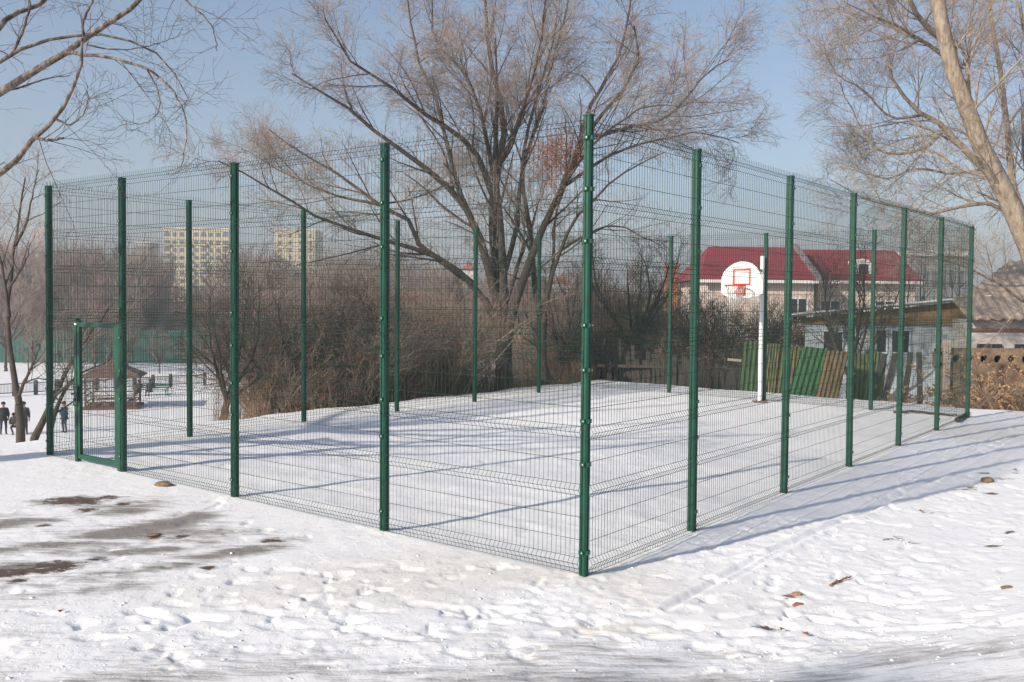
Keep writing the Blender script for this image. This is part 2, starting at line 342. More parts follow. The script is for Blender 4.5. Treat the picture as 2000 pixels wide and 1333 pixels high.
def wire_panel(width, z0, z1, cut=None):
    """welded wire panel in x (0..width), folds bulge to -y"""
    m = M(); n = int(round(width/.05)); xs = np.linspace(.01, width-.01, n+1)
    prof = [(0., 0.)]
    for f in FOLDS: prof += [(f-.05, 0), (f-.02, -.022), (f, -.034), (f+.02, -.022), (f+.05, 0)]
    prof += [(PH+.03, 0)]
    prof = np.array([[b_, a] for a, b_ in prof])
    K = len(prof)
    P = np.zeros((len(xs), K, 3)); P[:, :, 0] = xs[:, None]; P[:, :, 1] = prof[None, :, 0]; P[:, :, 2] = prof[None, :, 1]
    m.tubes(P, np.full((len(xs), K), .0022), 4)
    hz = []
    for f in FOLDS: hz += [(f-.05, 0), (f, -.034), (f+.05, 0)]
    hz += [(.30, 0), (.50, 0), (1.0, 0), (1.47, 0), (1.68, 0), (.005, 0)]
    for z, y in hz:
        k = np.linspace(0, width, 5); Q = np.zeros((1, 5, 3)); Q[0, :, 0] = k; Q[0, :, 1] = y-.004; Q[0, :, 2] = z
        m.tubes(Q, np.full((1, 5), .0025), 4)
    return m
pm_cache = {}
def add_panel(pa, pb, out, parent, rows=(0, 1), jitter=0.):
    pa = np.asarray(pa); pb = np.asarray(pb); d = pb-pa; L = np.hypot(*d); d = d/L
    if np.cross(np.append(d, 0), np.append(out, 0))[2] > 0: pa, pb = pb, pa; d = -d      # -y local = outward
    za, zb = plane_z(pa), plane_z(pb); key = round(L, 2)
    if key not in pm_cache: me_ = wire_panel(L-.02, 0, PH).mesh('wire_panel'); me_.materials.append(WIRE); pm_cache[key] = me_
    for r in rows:
        o = obj('wire_panel', pm_cache[key], WIRE, parent)
        p = pa+d*.01+out*.045
        ex = Vector((d[0], d[1], (zb-za)/L)); ez = Vector((0, 0, 1)); ey = Vector((-d[1], d[0], 0))
        mt = Matrix(((ex.x, ey.x, 0, p[0]), (ex.y, ey.y, 0, p[1]), (ex.z, ey.z, 1, za+.02+r*2.0), (0, 0, 0, 1)))
        o.matrix_world = mt
FG = 'four sides of the wire mesh court fence'
Hs = {0: 3.97, 1: 3.95, 2: 3.99, 3: 4.05, 4: 4.04}
fs_front = thing('mesh_fence', 'green wire mesh fence side with the small gate, ending at the nearest post', 'fence', (0, 0, 0), 0, FG)
fs_right = thing('mesh_fence', 'green wire mesh fence side running away to the right beside the snow bank', 'fence', (0, 0, 0), 0, FG)
fs_left = thing('mesh_fence', 'far green wire mesh fence side along the drop to the park and brown bushes', 'fence', (0, 0, 0), 0, FG)
fs_back = thing('mesh_fence', 'far short side of the green wire mesh fence just behind the basketball hoop', 'fence', (0, 0, 0), 0, FG)
oF = -V2; oR = -U2; oL = U2; oB = V2
for i, a in enumerate(A_):
    add_post(AB(a, 0), {0: 4.03, 1: 4.0, 2: 3.99, 3: 3.97, 4: 3.98}[i], fs_front, [oF] if i else [oF, oR], .072 if i == 0 else .082)
for j, b in enumerate(B_[1:]): add_post(AB(0, b), 4.0-.015*(j % 2), fs_right, [oR] if j < 5 else [oR, oB])
for j, b in enumerate(Cc): add_post(AB(A_[4], b), 3.97+.02*(j % 2), fs_left, [])
add_post(AB(A_[4], B_[6]), 3.98, fs_left, [])
for k, d in enumerate(Dd): add_post(AB(d, B_[6]), 3.98, fs_back, [])
for i in range(3): add_panel(AB(A_[i], 0), AB(A_[i+1], 0), oF, fs_front)
for j in range(6): add_panel(AB(0, B_[j]), AB(0, B_[j+1]), oR, fs_right)
cb = [0]+Cc+[B_[6]]
for j in range(6): add_panel(AB(A_[4], cb[j]), AB(A_[4], cb[j+1]), oL, fs_left)
db = [A_[4]]+Dd+[0]
for j in range(4): add_panel(AB(db[j], B_[6]), AB(db[j+1], B_[6]), oB, fs_back)
# gate bay: upper panel over the full bay, half-width panel, and the gate
add_panel(AB(A_[3], 0), AB(A_[4], 0), oF, fs_front, rows=(1,))
gA0 = A_[3]+.10; gA1 = gA0+1.06
add_panel(AB(gA1+.06, 0), AB(A_[4], 0), oF, fs_front, rows=(0,))
def rail(m, a0, a1, z0, z1, w_=.05, d_=.045, off=0.):
    p0 = AB(a0, 0)-V2*off; p1 = AB(a1, 0)-V2*off; zb = plane_z(p0)
    c = np.array([(p0[0]+p1[0])/2, (p0[1]+p1[1])/2, zb+(z0+z1)/2])
    m.box(c, (abs(a1-a0), d_, z1-z0), RU)
m = M(); rail(m, gA1, gA1+.065, -.3, 2.06, d_=.065); obj('gate_post', m, GREEN, fs_front)
m = M(); rail(m, gA0-.055, gA0-.004, -.25, 2.04, d_=.06); obj('gate_post', m, GREEN, fs_front)
m = M(); t = .062; off = .005
rail(m, gA0, gA0+t, .06, 2.02, off=off); rail(m, gA1-.012-t, gA1-.012, .06, 2.02, off=off)
rail(m, gA0+t, gA1-.012-t, .06, .13, off=off); rail(m, gA0+t, gA1-.012-t, 1.95, 2.018, off=off)
gate = obj('gate', m, GREEN, fs_front); gate['label'] = 'narrow framed green gate with wire infill, closed'
m = M()
n = 19; xs = np.linspace(gA0+t, gA1-.012-t, n); zb = plane_z(AB(gA0, 0))
P = np.array([[list(AB(x, 0)-V2*.01)+[zb+.12], list(AB(x, 0)-V2*.01)+[zb+1.96]] for x in xs]); m.tubes(P, np.full((n, 2), .0026), 4)
for z in (.33, .53, .73, .93, 1.13, 1.33, 1.53, 1.73): m.tubes(np.array([[list(AB(xs[0], 0)-V2*.014)+[zb+z], list(AB(xs[-1], 0)-V2*.014)+[zb+z]]]), np.full((1, 2), .003), 4)
obj('wire_infill', m, WIRE, gate)
lk = AB(gA1-.045, 0)-V2*.05
m = M(); m.box((lk[0], lk[1], zb+1.0), (.09, .05, .20), RU); m.cyl((lk[0], lk[1], zb+1.0), tuple(np.append(lk-V2*.08, zb+1.0)), .016)
q = lk-V2*.08; m.box((q[0]-U2[0]*.07, q[1]-U2[1]*.07, zb+1.0), (.15, .02, .022), RU)
m.cyl((lk[0], lk[1], zb+.92), tuple(np.append(lk-V2*.05, zb+.92)), .02)
for z in (.86, 1.1): q2 = AB(gA1-.02, 0)-V2*.06; m.tubes([(q2[0]+.03*math.cos(a), q2[1]+.0, zb+z+.04*math.sin(a)) for a in np.linspace(0, 2*PI, 13)], .008, 5)
obj('latch', m, WIRE, gate)
m = M(); q = AB(gA1+.0, 0)-V2*.04; m.box((q[0], q[1], zb+1.99), (.05, .01, .025), RU); obj('tag_plate', m, WHITE, gate)
# ------------------------------------------------------------------ basketball hoop
hb = gpt(1484, 785); hz = plane_z(hb)
hoop = thing('basketball_hoop', 'white basketball hoop with rounded backboard and red rim on the snowy court', 'basketball hoop', (hb[0], hb[1], hz))
u3 = np.array([U2[0], U2[1], 0]); f3 = -np.array([V2[0], V2[1], 0]); k3 = np.array([0, 0, 1.])
m = M(); m.cyl((0, 0, -.3), (0, 0, 3.44), .052, 20); obj('pole', m, WHITE, hoop, True)
bc = f3*1.12; bz = 2.77                                       # backboard centre
bp = [(-.60, .02), (-.60, -.25), (-.50, -.29), (-.24, -.37), (.22, -.38), (.38, -.33), (.50, -.29), (.60, -.25), (.60, .06), (.585, .17), (.52, .30), (.40, .41), (.22, .50), (.05, .54), (-.12, .53), (-.28, .49), (-.42, .39), (-.52, .25), (-.58, .12)]
bp = [(a*.83, b*.92) for a, b in bp]
m = M(); m.prism(bp, .022, bc+k3*(bz), u3, k3, f3); bb = obj('backboard', m, WHITE, hoop)
def bar(m, a, b, th=.03):
    a = np.asarray(a, float); b = np.asarray(b, float); m.tubes(np.array([[a, b]]), np.full((1, 2), th/2*1.4), 4, True)
m = M(); fo = bc+f3*.026
for a, b, c, d in ((-.19, .31, .19, .31), (-.19, -.02, .19, -.02)): m.box(fo+k3*(bz+b), (.42, .006, .035), frame(U2))
for s in (-1, 1): m.box(fo+u3*s*.193+k3*(bz+.145), (.035, .006, .296), frame(U2))
obj('target_square', m, RED, hoop)
m = M(); m.box(bc+f3*.05+k3*(bz-.14), (.17, .05, .24), frame(U2)); m.box(bc+f3*.1+k3*(bz-.07), (.1, .12, .025), frame(U2))
obj('rim_bracket', m, RED, hoop)
rc = bc+f3*.36+k3*(bz-.05)
th_ = np.linspace(0, 2*PI, 33); ring = np.array([rc+.225*(math.cos(a)*u3+math.sin(a)*f3) for a in th_])
m = M(); m.tubes(ring, .017, 6); rim = obj('rim', m, RED, hoop, True)
m = M()
for k in range(12):
    for s in (1, -1):
        P = []
        for j in range(7):
            r_ = .22*(1-.10*j+.004*j*j*.8); a = 2*PI*k/12+s*j*PI/12; P.append(rc+r_*(math.cos(a)*u3+math.sin(a)*f3)-k3*.068*j)
        m.tubes(np.array(P), .006, 3)
obj('net', m, NET, hoop)
m = M()
for s in (-1, 1):
    bar(m, (0, 0, 3.1), bc+u3*s*.28+k3*(bz+.3)-f3*.01); bar(m, (0, 0, 2.75), bc+u3*s*.28+k3*(bz-.12)-f3*.01); bar(m, bc+u3*s*.28+k3*(bz+.4)-f3*.015, bc+u3*s*.28+k3*(bz-.3)-f3*.015)
bar(m, (0, 0, 2.6), bc+k3*(bz-.2)-f3*.015)
obj('arm', m, mat('hoop_steel', (.16, .17, .17), .6), hoop)
m = M(); m.box((0, 0, .0), (.3, .3, .04)); obj('base_plate', m, mat('rusty_steel', (.25, .16, .12), .8, .3, 10), hoop)
# ------------------------------------------------------------------ bare trees
def cr_path(pts, K):
    P = np.array(pts, float); P = np.concatenate([[2*P[0]-P[1]], P, [2*P[-1]-P[-2]]]); n = len(P)-3
    d = np.linalg.norm(np.diff(P[1:-1], axis=0), axis=1); s = np.concatenate([[0], np.cumsum(d)]); out = []
    for t in np.linspace(0, s[-1]*.99999, K):
        i = min(np.searchsorted(s, t, 'right')-1, n-1); f = (t-s[i])/d[i]; a, b, c, e = P[i:i+4]
        out.append(.5*((2*b)+(c-a)*f+(2*a-5*b+4*c-e)*f*f+(3*b-a-3*c+e)*f**3))
    return np.array(out)
def grow(r, P, R, n, L, ang=.8, curl=.18, up=.1, K=6, rf=.55, t0=.2, t1=1., taper=.35, Lend=.5, minr=.0012, flat=0., droop=0.):
    N, Kp, _ = P.shape; t = t0+(t1-t0)*((np.arange(n)[None]+r.rand(N, n))/n)
    f = t*(Kp-1); i = np.clip(f.astype(int), 0, Kp-2); fr = (f-i)[..., None]; rows = np.arange(N)[:, None]
    p = P[rows, i]*(1-fr)+P[rows, i+1]*fr; T = P[rows, i+1]-P[rows, i]; T /= np.linalg.norm(T, axis=-1, keepdims=True)+1e-9
    rad_ = R[rows, i]*(1-fr[..., 0])+R[rows, i+1]*fr[..., 0]
    p = p.reshape(-1, 3); T = T.reshape(-1, 3); rad_ = rad_.ravel(); tt = t.ravel(); Nn = len(p)
    q = r.normal(size=(Nn, 3)); q -= (q*T).sum(1, keepdims=True)*T; q /= np.linalg.norm(q, axis=1, keepdims=True)+1e-9
    a = ang*(.65+.7*r.rand(Nn, 1)); d = T*np.cos(a)+q*np.sin(a); d[:, 2] += up; d /= np.linalg.norm(d, axis=1, keepdims=True)
    Ls = L*(.55+.9*r.rand(Nn))*(1-(1-Lend)*tt); out = np.zeros((Nn, K, 3)); out[:, 0] = p
    bend = r.normal(size=(Nn, 3))*curl
    for k in range(1, K):
        out[:, k] = out[:, k-1]+d*(Ls/(K-1))[:, None]
        d = d+bend*.5+r.normal(size=(Nn, 3))*curl*.6; d[:, 2] += up*.35-droop*k/K; d /= np.linalg.norm(d, axis=1, keepdims=True)
    r0 = np.clip(rad_*rf, minr, np.maximum(Ls*.017, minr)); RR = r0[:, None]*np.linspace(1, taper, K)[None]
    return out, np.maximum(RR, minr*.7)
def taper_r(r0, r1, K, p=.9): return r0+(r1-r0)*np.linspace(0, 1, K)**p
def limb_px(pts, D0, dz, K=12):                              # traced limb; depth changes linearly to D0+dz
    n = len(pts); return cr_path([at(x, y, D0+dz*i/(n-1)) for i, (x, y) in enumerate(pts)], K)
def make_tree(name, label, cat, trunkP, trunkR, limbs, seed, lv, bark, twig, group=None, S=9, nproc=0, kid=None, extra_rot=0):
    """trunkP (n,3); limbs list of (P(K,3), r0, r1); lv growth levels"""
    r = np.random.RandomState(seed); base = np.array(trunkP[0], float)
    root = thing(name, label, cat, tuple(base), 0, group)
    mt = M(); K = 12
    tp = cr_path(trunkP, 14); tr = taper_r(trunkR[0], trunkR[1], 14, .8); tr[0] *= 1.35; tr[1] *= 1.1
    tp = tp+r.normal(size=tp.shape)*tr[:, None]*.10; mt.tubes((tp-base)[None], tr[None], 14)
    LP = []; LR = []
    for P, r0, r1 in limbs:
        P = np.array(P); P = P+r.normal(size=P.shape)*((.03 if len(P) < 20 else .010)*np.linspace(0, 1, len(P)))[:, None]; LP.append(P); LR.append(taper_r(r0, r1, len(P), .75))
    LP = np.array(LP); LR = np.array(LR)
    if extra_rot:
        ax = tp[-1]; eP = []; eR = []
        for k in range(extra_rot):
            i = r.randint(len(LP)); a = r.choice([-1, 1])*r.uniform(.9, 2.2); s = r.uniform(.6, .9); c_, s_ = math.cos(a), math.sin(a)
            v = (LP[i]-LP[i][0])*s; v = np.stack([v[:, 0]*c_-v[:, 1]*s_, v[:, 0]*s_+v[:, 1]*c_, v[:, 2]], 1); eP.append(v+LP[i][0]); eR.append(LR[i]*s)
        LP = np.concatenate([LP, eP]); LR = np.concatenate([LR, eR])
    mt.tubes(LP-base, LR, S)
    mc = M(); P, R = LP, LR; allp = []
    for k, l in enumerate(lv):
        l = dict(l); sides = l.pop('S', 3); fromall = l.pop('all', False)
        P, R = grow(r, P, R, **l); (mt if sides > 4 else mc).tubes(P-base, R, sides); allp.append((P, R))
        if l.get('extra'): pass
    obj('trunk', mt, bark, root, True); obj('crown', mc, twig, root)
    return root, allp
# --- big spreading tree behind the court
D = 27.2
limbs = []
def L_(pts, dz, r0, r1, D0=D): limbs.append((limb_px(pts, D0, dz), r0, r1))
L_([(985, 650), (978, 560), (967, 500), (962, 425), (965, 370), (987, 250), (965, 150), (950, 50), (945, -60)], .6, .20, .03)
L_([(962, 380), (930, 300), (880, 255), (810, 210), (750, 160), (675, 115), (640, 40)], -2.6, .10, .02)
L_([(980, 640), (967, 575), (940, 475), (905, 400), (845, 340), (770, 285), (690, 220), (620, 175), (570, 145)], -1.2, .16, .02)
L_([(975, 640), (940, 575), (890, 530), (820, 480), (800, 435), (740, 400), (660, 340), (590, 300), (525, 250)], 1.8, .12, .018)
L_([(930, 560), (860, 505), (750, 470), (665, 440), (595, 410), (500, 352), (430, 310)], -2.2, .09, .016)
L_([(988, 690), (1000, 610), (1040, 500), (1070, 425), (1100, 365), (1135, 280), (1175, 225), (1225, 165), (1250, 115), (1240, 50)], -1.0, .17, .02)
L_([(1120, 320), (1150, 215), (1190, 145), (1215, 95), (1230, 10), (1235, -60)], 2.0, .08, .02)
L_([(1140, 275), (1225, 250), (1290, 235), (1340, 195), (1380, 145), (1425, 115)], -2.0, .07, .015)
L_([(966, 350), (945, 250), (920, 165), (890, 125), (850, 75), (840, -10)], 2.2, .08, .02)
L_([(905, 400), (870, 270), (850, 190), (820, 125), (800, 40), (790, -30)], 2.8, .08, .018)
L_([(978, 560), (1010, 440), (1020, 330), (1060, 220), (1075, 120), (1110, 20), (1120, -60)], 2.6, .09, .02)
L_([(968, 330), (1000, 270), (1040, 150), (1060, 60), (1070, -40)], -2.5, .07, .018)
L_([(1100, 365), (1200, 300), (1300, 270), (1380, 260), (1440, 280)], 1.6, .06, .012)
L_([(740, 400), (650, 380), (560, 340), (470, 290)], 1.5, .05, .012, D+1.2)
LV = [dict(n=12, L=2.35, ang=.68, curl=.10, up=.10, K=8, rf=.50, t0=.2, Lend=.38, S=5), dict(n=9, L=1.25, ang=.65, curl=.13, up=.05, K=6, rf=.5, t0=.1, minr=.0065), dict(n=6, L=.62, ang=.7, curl=.2, up=.0, K=5, rf=.6, t0=.1, minr=.0045), dict(n=3, L=.30, ang=.8, curl=.25, up=-.02, K=3, rf=.8, t0=.2, minr=.0034)]
bx, by = at(985, 752, D)[:2]; bz_ = float(terrain(bx, by))-.15
bt, allp = make_tree('bare_tree', 'large spreading bare tree with forked trunk and a reddish clump of dead leaves', 'tree',
    [(bx, by, bz_), at(985, 745, D), at(984, 700, D), at(986, 640, D)], (.27, .21), limbs, 11, LV, BARK, TWIG, extra_rot=6)
# reddish clump of dead leaves and fine shoots
r = np.random.RandomState(3); m = M(); base = np.array(bt.location); cc = at(1090, 305, D-.6)
c0 = cc+r.normal(size=(520, 3))*np.array([.36, .3, .30]); dd_ = (c0-cc)*1.0+r.normal(size=(520, 3))*.35; dd_[:, 2] += .25
dd_ /= np.linalg.norm(dd_, axis=1, keepdims=True); P = np.stack([c0, c0+dd_*.16+r.normal(size=(520, 3))*.03, c0+dd_*.34+r.normal(size=(520, 3))*.06], 1)
m.tubes(P-base, np.tile([.006, .004, .003], (520, 1)), 3)
def leaves(m, c, size, r, fold=.3):
    n = len(c); a = r.normal(size=(n, 3)); a /= np.linalg.norm(a, axis=1, keepdims=True); b = np.cross(a, r.normal(size=(n, 3))); b /= np.linalg.norm(b, axis=1, keepdims=True); cN = np.cross(a, b)
    s = size*(.6+.8*r.rand(n, 1)); v = np.stack([c-a*s, c+b*s*.45+cN*s*fold, c+a*s, c-b*s*.45+cN*s*fold], 1)
    i = np.arange(n)[:, None]*4; m.add(v.reshape(-1, 3), None, np.concatenate([i+[[0, 1, 2]], i+[[0, 2, 3]]]))
leaves(m, cc-base+r.normal(size=(1300, 3))*np.array([.38, .3, .33]), .035, r)
leaves(m, at(1070, 380, D-.5)-base+r.normal(size=(300, 3))*np.array([.25, .25, .35]), .03, r)
obj('dead_leaf_clump', m, BROOM, bt)
# --- second, slimmer tree standing beside it
D = 26.9; limbs = []
L_([(1060, 640), (1045, 560), (1040, 490), (1030, 425), (1020, 350), (1025, 275), (1050, 190), (1075, 100), (1085, 30)], .8, .11, .02)
L_([(1062, 650), (1072, 560), (1095, 490), (1120, 430), (1165, 385), (1200, 350), (1250, 320), (1300, 300)], -1.2, .09, .012)
L_([(1055, 620), (1080, 520), (1085, 420), (1120, 330), (1160, 250)], 1.2, .07, .014)
L_([(1095, 490), (1150, 455), (1200, 440), (1250, 460), (1290, 480)], .8, .045, .01)
L_([(1042, 500), (1000, 430), (975, 400), (950, 390)], -.8, .05, .01)
bx, by = at(1063, 752, D)[:2]; bz_ = float(terrain(bx, by))-.1
make_tree('bare_tree', 'slim dark bare tree standing close on the right of the large spreading tree', 'tree', [(bx, by, bz_), at(1063, 745, D), at(1060, 700, D), at(1060, 630, D)], (.15, .11), limbs, 12,
    [dict(n=8, L=1.7, ang=.8, curl=.12, up=.05, K=7, rf=.5, t0=.3, S=5), dict(n=8, L=.9, ang=.75, curl=.14, up=.03, K=5, rf=.55, minr=.004), dict(n=5, L=.5, ang=.7, curl=.16, up=0, K=4, rf=.6, minr=.0028)], BARK, TWIG)
# --- pale poplar at the right edge
D = 24.; limbs = []
L_([(2010, 480), (1969, 394), (1924, 330), (1875, 289), (1849, 251), (1800, 225), (1765, 190), (1745, 160), (1730, 110)], -1.0, .17, .03)
L_([(1845, 250), (1837, 262), (1800, 292), (1725, 298), (1680, 244), (1661, 210), (1640, 160)], -.8, .06, .012)
L_([(1880, 190), (1850, 95), (1810, 50), (1780, 10), (1760, -40)], -1.2, .13, .05)
L_([(1845, 110), (1800, 80), (1762, 56), (1710, 30), (1650, 8)], -1.5, .07, .015)
L_([(1985, 440), (1942, 399), (1875, 405), (1826, 418), (1762, 405), (1690, 390), (1620, 350)], .8, .07, .012)
L_([(1990, 450), (1975, 340), (1965, 240), (1950, 120), (1930, 0), (1920, -80)], 1.8, .12, .04)
L_([(2030, 500), (2010, 380), (2000, 250), (2010, 120), (1990, 0)], -1.5, .12, .04)
L_([(1930, 300), (1900, 240), (1890, 120), (1900, 20), (1890, -60)], 1.8, .08, .03)
L_([(2040, 600), (2000, 590), (1960, 560), (1905, 530), (1840, 505), (1780, 500)], -1.0, .05, .01)
L_([(1924, 330), (1860, 340), (1790, 330), (1730, 350), (1660, 330)], 1.2, .05, .01)
L_([(1800, 225), (1740, 230), (1690, 180), (1640, 150), (1610, 100), (1620, 60)], -1.0, .045, .01)
L_([(1800, 80), (1740, 50), (1700, 0), (1690, -40)], .8, .06, .015)
bx, by = at(2085, 790, D)[:2]; bz_ = float(terrain(bx, by))-.2
tl = [at(2010, 480, D), at(1960, 370, D), at(1910, 270, D), at(1880, 190, D), at(1850, 90, D), at(1830, 0, D), at(1815, -80, D)]
limbs.append((cr_path(tl, 12), .265, .15))
make_tree('bare_poplar', 'tall leaning bare poplar with thick pale trunk at the right edge of the photo', 'tree', [(bx, by, bz_), at(2075, 700, D), at(2050, 580, D), at(2010, 480, D)], (.34, .27), limbs, 21,
    [dict(n=15, L=2.1, ang=.85, curl=.12, up=.09, K=7, rf=.42, t0=.1, S=5), dict(n=11, L=1.15, ang=.8, curl=.15, up=.06, K=5, rf=.5, minr=.005), dict(n=8, L=.55, ang=.75, curl=.18, up=.05, K=4, rf=.6, minr=.0038)], BARKL, TWIGL, S=12)
# --- near tree left of the frame; its limbs reach in at the top left and its shadow crosses the court
D = 11.; limbs = []
tb = np.array([-10.2, 11.5]); tz = float(terrain(*tb))
def near(pts, dz, r0, r1, start, D0=10.6):
    P = [at(x, y, D0+dz*i/(len(pts)-1)) for i, (x, y) in enumerate(pts)]; limbs.append((cr_path(([np.array(start)] if start is not None else [])+P, 26), r0, r1))
s1_ = (tb[0]+.1, tb[1], tz+2.3); s2_ = (tb[0]+.1, tb[1], tz+3.4); s3_ = (tb[0], tb[1], tz+4.4)
near([(-180, 430), (0, 340), (33, 309), (69, 270), (105, 231), (132, 195), (150, 156), (162, 117), (165, 75)], -.6, .10, .012, s1_)
near([(-200, 290), (0, 180), (69, 138), (132, 99), (168, 75), (210, 50), (249, 21), (276, 0), (320, -60)], -.2, .11, .02, s2_)
near([(-150, 200), (0, 120), (30, 102), (87, 82), (141, 72), (180, 64), (240, 78), (288, 96), (330, 132), (360, 168), (368, 198), (357, 219), (339, 227)], .3, .07, .004, s2_)
near([(132, 100), (160, 107), (216, 113), (288, 137), (333, 171), (354, 207), (366, 255), (360, 300), (348, 330)], -.3, .022, .004, None, 10.4)
near([(288, 137), (309, 180), (309, 216), (282, 240), (240, 245)], .2, .010, .003, None, 10.2)
near([(-200, 140), (0, 55), (9, 36), (60, 15), (87, 0), (130, -40)], .6, .09, .02, s3_)
near([(318, -57), (340, -35), (362, 0), (399, 33), (416, 60), (425, 104)], .0, .02, .004, None, 10.4)
near([(24, 105), (45, 60), (57, 18), (60, -10), (66, -60)], .2, .02, .008, None, 10.8)
near([(165, 78), (162, 45), (180, 0), (190, -50)], -.2, .018, .008, None, 10.5)
near([(168, 87), (210, 96), (270, 95), (330, 80), (360, 57)], .3, .010, .003, None, 10.5)
near([(105, 231), (120, 238), (138, 244), (165, 220), (171, 195), (168, 170)], .0, .014, .003, None, 10.3)
near([(69, 270), (95, 274), (124, 270)], .0, .020, .010, None, 10.35)
for a, b, c in ((-3.5, -1.5, 6.5), (-3, 2.5, 6), (1.5, -3., 7.5), (.5, 3.4, 7.5), (2.4, .6, 8.6), (-1, 0, 9.5)):
    s = np.array(s3_); e = np.array([tb[0]+a, tb[1]+b, tz+c+1]); mm = (s+e)/2+[0, 0, -.3]; limbs.append((cr_path([s, mm, e], 26), .12, .02))
make_tree('bare_tree', 'pale barked bare tree whose drooping branches hang in at the top left corner', 'tree', [(tb[0], tb[1], tz-.2), (tb[0]-.1, tb[1], tz+2), (tb[0], tb[1], tz+3.6), s3_], (.34, .22), limbs, 31,
    [dict(n=6, L=.95, ang=.9, curl=.16, up=.02, K=6, rf=.32, t0=.12, minr=.003, droop=.06, S=5), dict(n=6, L=.42, ang=.85, curl=.2, up=.02, K=5, rf=.5, minr=.0022), dict(n=2, L=.2, ang=.8, curl=.2, up=.0, K=3, rf=.6, minr=.0018)], BARKN, TWIGD, S=10)
# --- thin trees down in the park on the left
D = 34.; limbs = []
L_([(38, 790), (28, 740), (22, 690), (15, 640), (20, 560), (30, 480), (35, 420), (50, 340)], 1., .10, .02)
L_([(36, 775), (52, 735), (70, 700), (78, 670)], -1., .06, .015)
L_([(18, 620), (10, 560), (-5, 480), (-20, 400)], .5, .06, .015)
L_([(30, 480), (50, 440), (62, 390), (75, 330)], 1., .05, .01)
L_([(38, 760), (60, 742), (90, 742), (110, 750)], -.5, .03, .01)
L_([(20, 560), (45, 520), (60, 470)], -.6, .04, .01)
bx, by = at(40, 850, D)[:2]; bz_ = float(terrain(bx, by))-.1
TLV = [dict(n=7, L=1.5, ang=.7, curl=.12, up=.1, K=6, rf=.5, t0=.2, S=5), dict(n=7, L=.8, ang=.7, curl=.15, up=.05, K=5, rf=.5, minr=.005), dict(n=4, L=.4, ang=.7, curl=.15, up=.0, K=3, rf=.6, minr=.004)]
make_tree('bare_tree', 'thin upright bare tree at the left edge with three people standing round its foot', 'tree', [(bx, by, bz_), at(40, 850, D), at(38, 790, D)], (.19, .14), limbs, 41, TLV, BARK, TWIG)
D = 29.; limbs = []
L_([(70, 850), (88, 815), (105, 775), (125, 735), (150, 690), (185, 640), (210, 600)], .8, .11, .02)
L_([(95, 850), (110, 800), (125, 765), (150, 735), (190, 715), (220, 700)], 1., .09, .015)
L_([(105, 775), (140, 750), (180, 745), (215, 742)], -.6, .05, .01)
bx, by = at(72, 900, D)[:2]; bz_ = float(terrain(bx, by))-.1
make_tree('bare_tree', 'leaning bare tree with two crooked stems behind the far left fence post', 'tree', [(bx, by, bz_), at(66, 880, D), at(70, 850, D)], (.16, .12), limbs, 42, TLV, BARK, TWIGL)
# --- dark small tree behind the far corner, and two by the red roofed house
def free_tree(label, x, y, h, r0, seed, lv, bark, twig, nl=7, spread=.8, name='bare_tree', lean=(0, 0), group=None):
    r = np.random.RandomState(seed); z = float(terrain(x, y))-.1; lim = []
    th0 = h*.22; top = np.array([x+lean[0]*.3, y+lean[1]*.3, z+th0])
    for k in range(nl):
        a = 2*PI*k/nl+r.uniform(-.4, .4); el = r.uniform(.75, 1.45) if k else 1.5; Lh = (h-th0)*r.uniform(.75, 1.)
        e = top+np.array([math.cos(a)*math.cos(el)*Lh*spread+lean[0], math.sin(a)*math.cos(el)*Lh*spread+lean[1], math.sin(el)*Lh]); mdl = top+(e-top)*.5+np.array([math.cos(a), math.sin(a), 0])*Lh*.1+r.normal(size=3)*.1
        lim.append((cr_path([top, mdl, e], 12), r0*.55, r0*.08))
    return make_tree(name, label, 'tree', [(x, y, z), (x+lean[0]*.1, y+lean[1]*.1, z+th0*.5), tuple(top)], (r0, r0*.75), lim, seed, lv, bark, twig, group, S=7)[0]
DLV = [dict(n=9, L=1.2, ang=.75, curl=.1, up=.08, K=6, rf=.5, t0=.15, S=5), dict(n=8, L=.7, ang=.7, curl=.12, up=.05, K=5, rf=.5, minr=.005), dict(n=4, L=.38, ang=.7, curl=.12, up=0, K=3, rf=.7, minr=.004)]
p = at(1235, 700, 33); free_tree('dark twiggy round bare tree behind the far corner, right of the nearest fence post', p[0], 33, 5.9, .13, 51, DLV, BARK, TWIGD, 9, .9)
p = at(1660, 700, 29.5); free_tree('dark crooked bare fruit tree in front of the pale shed and red roofed house', p[0], 29.5, 5.4, .12, 52, DLV, BARK, TWIGD, 7, 1.0)
p = at(1400, 700, 31.5); free_tree('low dark fruit tree behind the backboard, its twigs covering the house wall', p[0], 31.5, 3.4, .12, 53, DLV, BARK, TWIGD, 10, 1.2)
p = at(1540, 700, 33.5); free_tree('low bare tree between the hoop pole and the pale shed', p[0], 33.5, 3.3, .10, 54, DLV, BARK, TWIGD, 8, 1.1)
p = at(1830, 600, 36); free_tree('loose bare tree rising over the shed roof near the right end of the fence', p[0], 36, 6.0, .12, 55, DLV, BARK, TWIG, 7, 1.0)
p = at(1150, 700, 36); free_tree('broad bare tree hidden behind the nearest fence post and the slim tree', p[0], 36, 5.0, .12, 56, DLV, BARK, TWIGD, 9, 1.0)
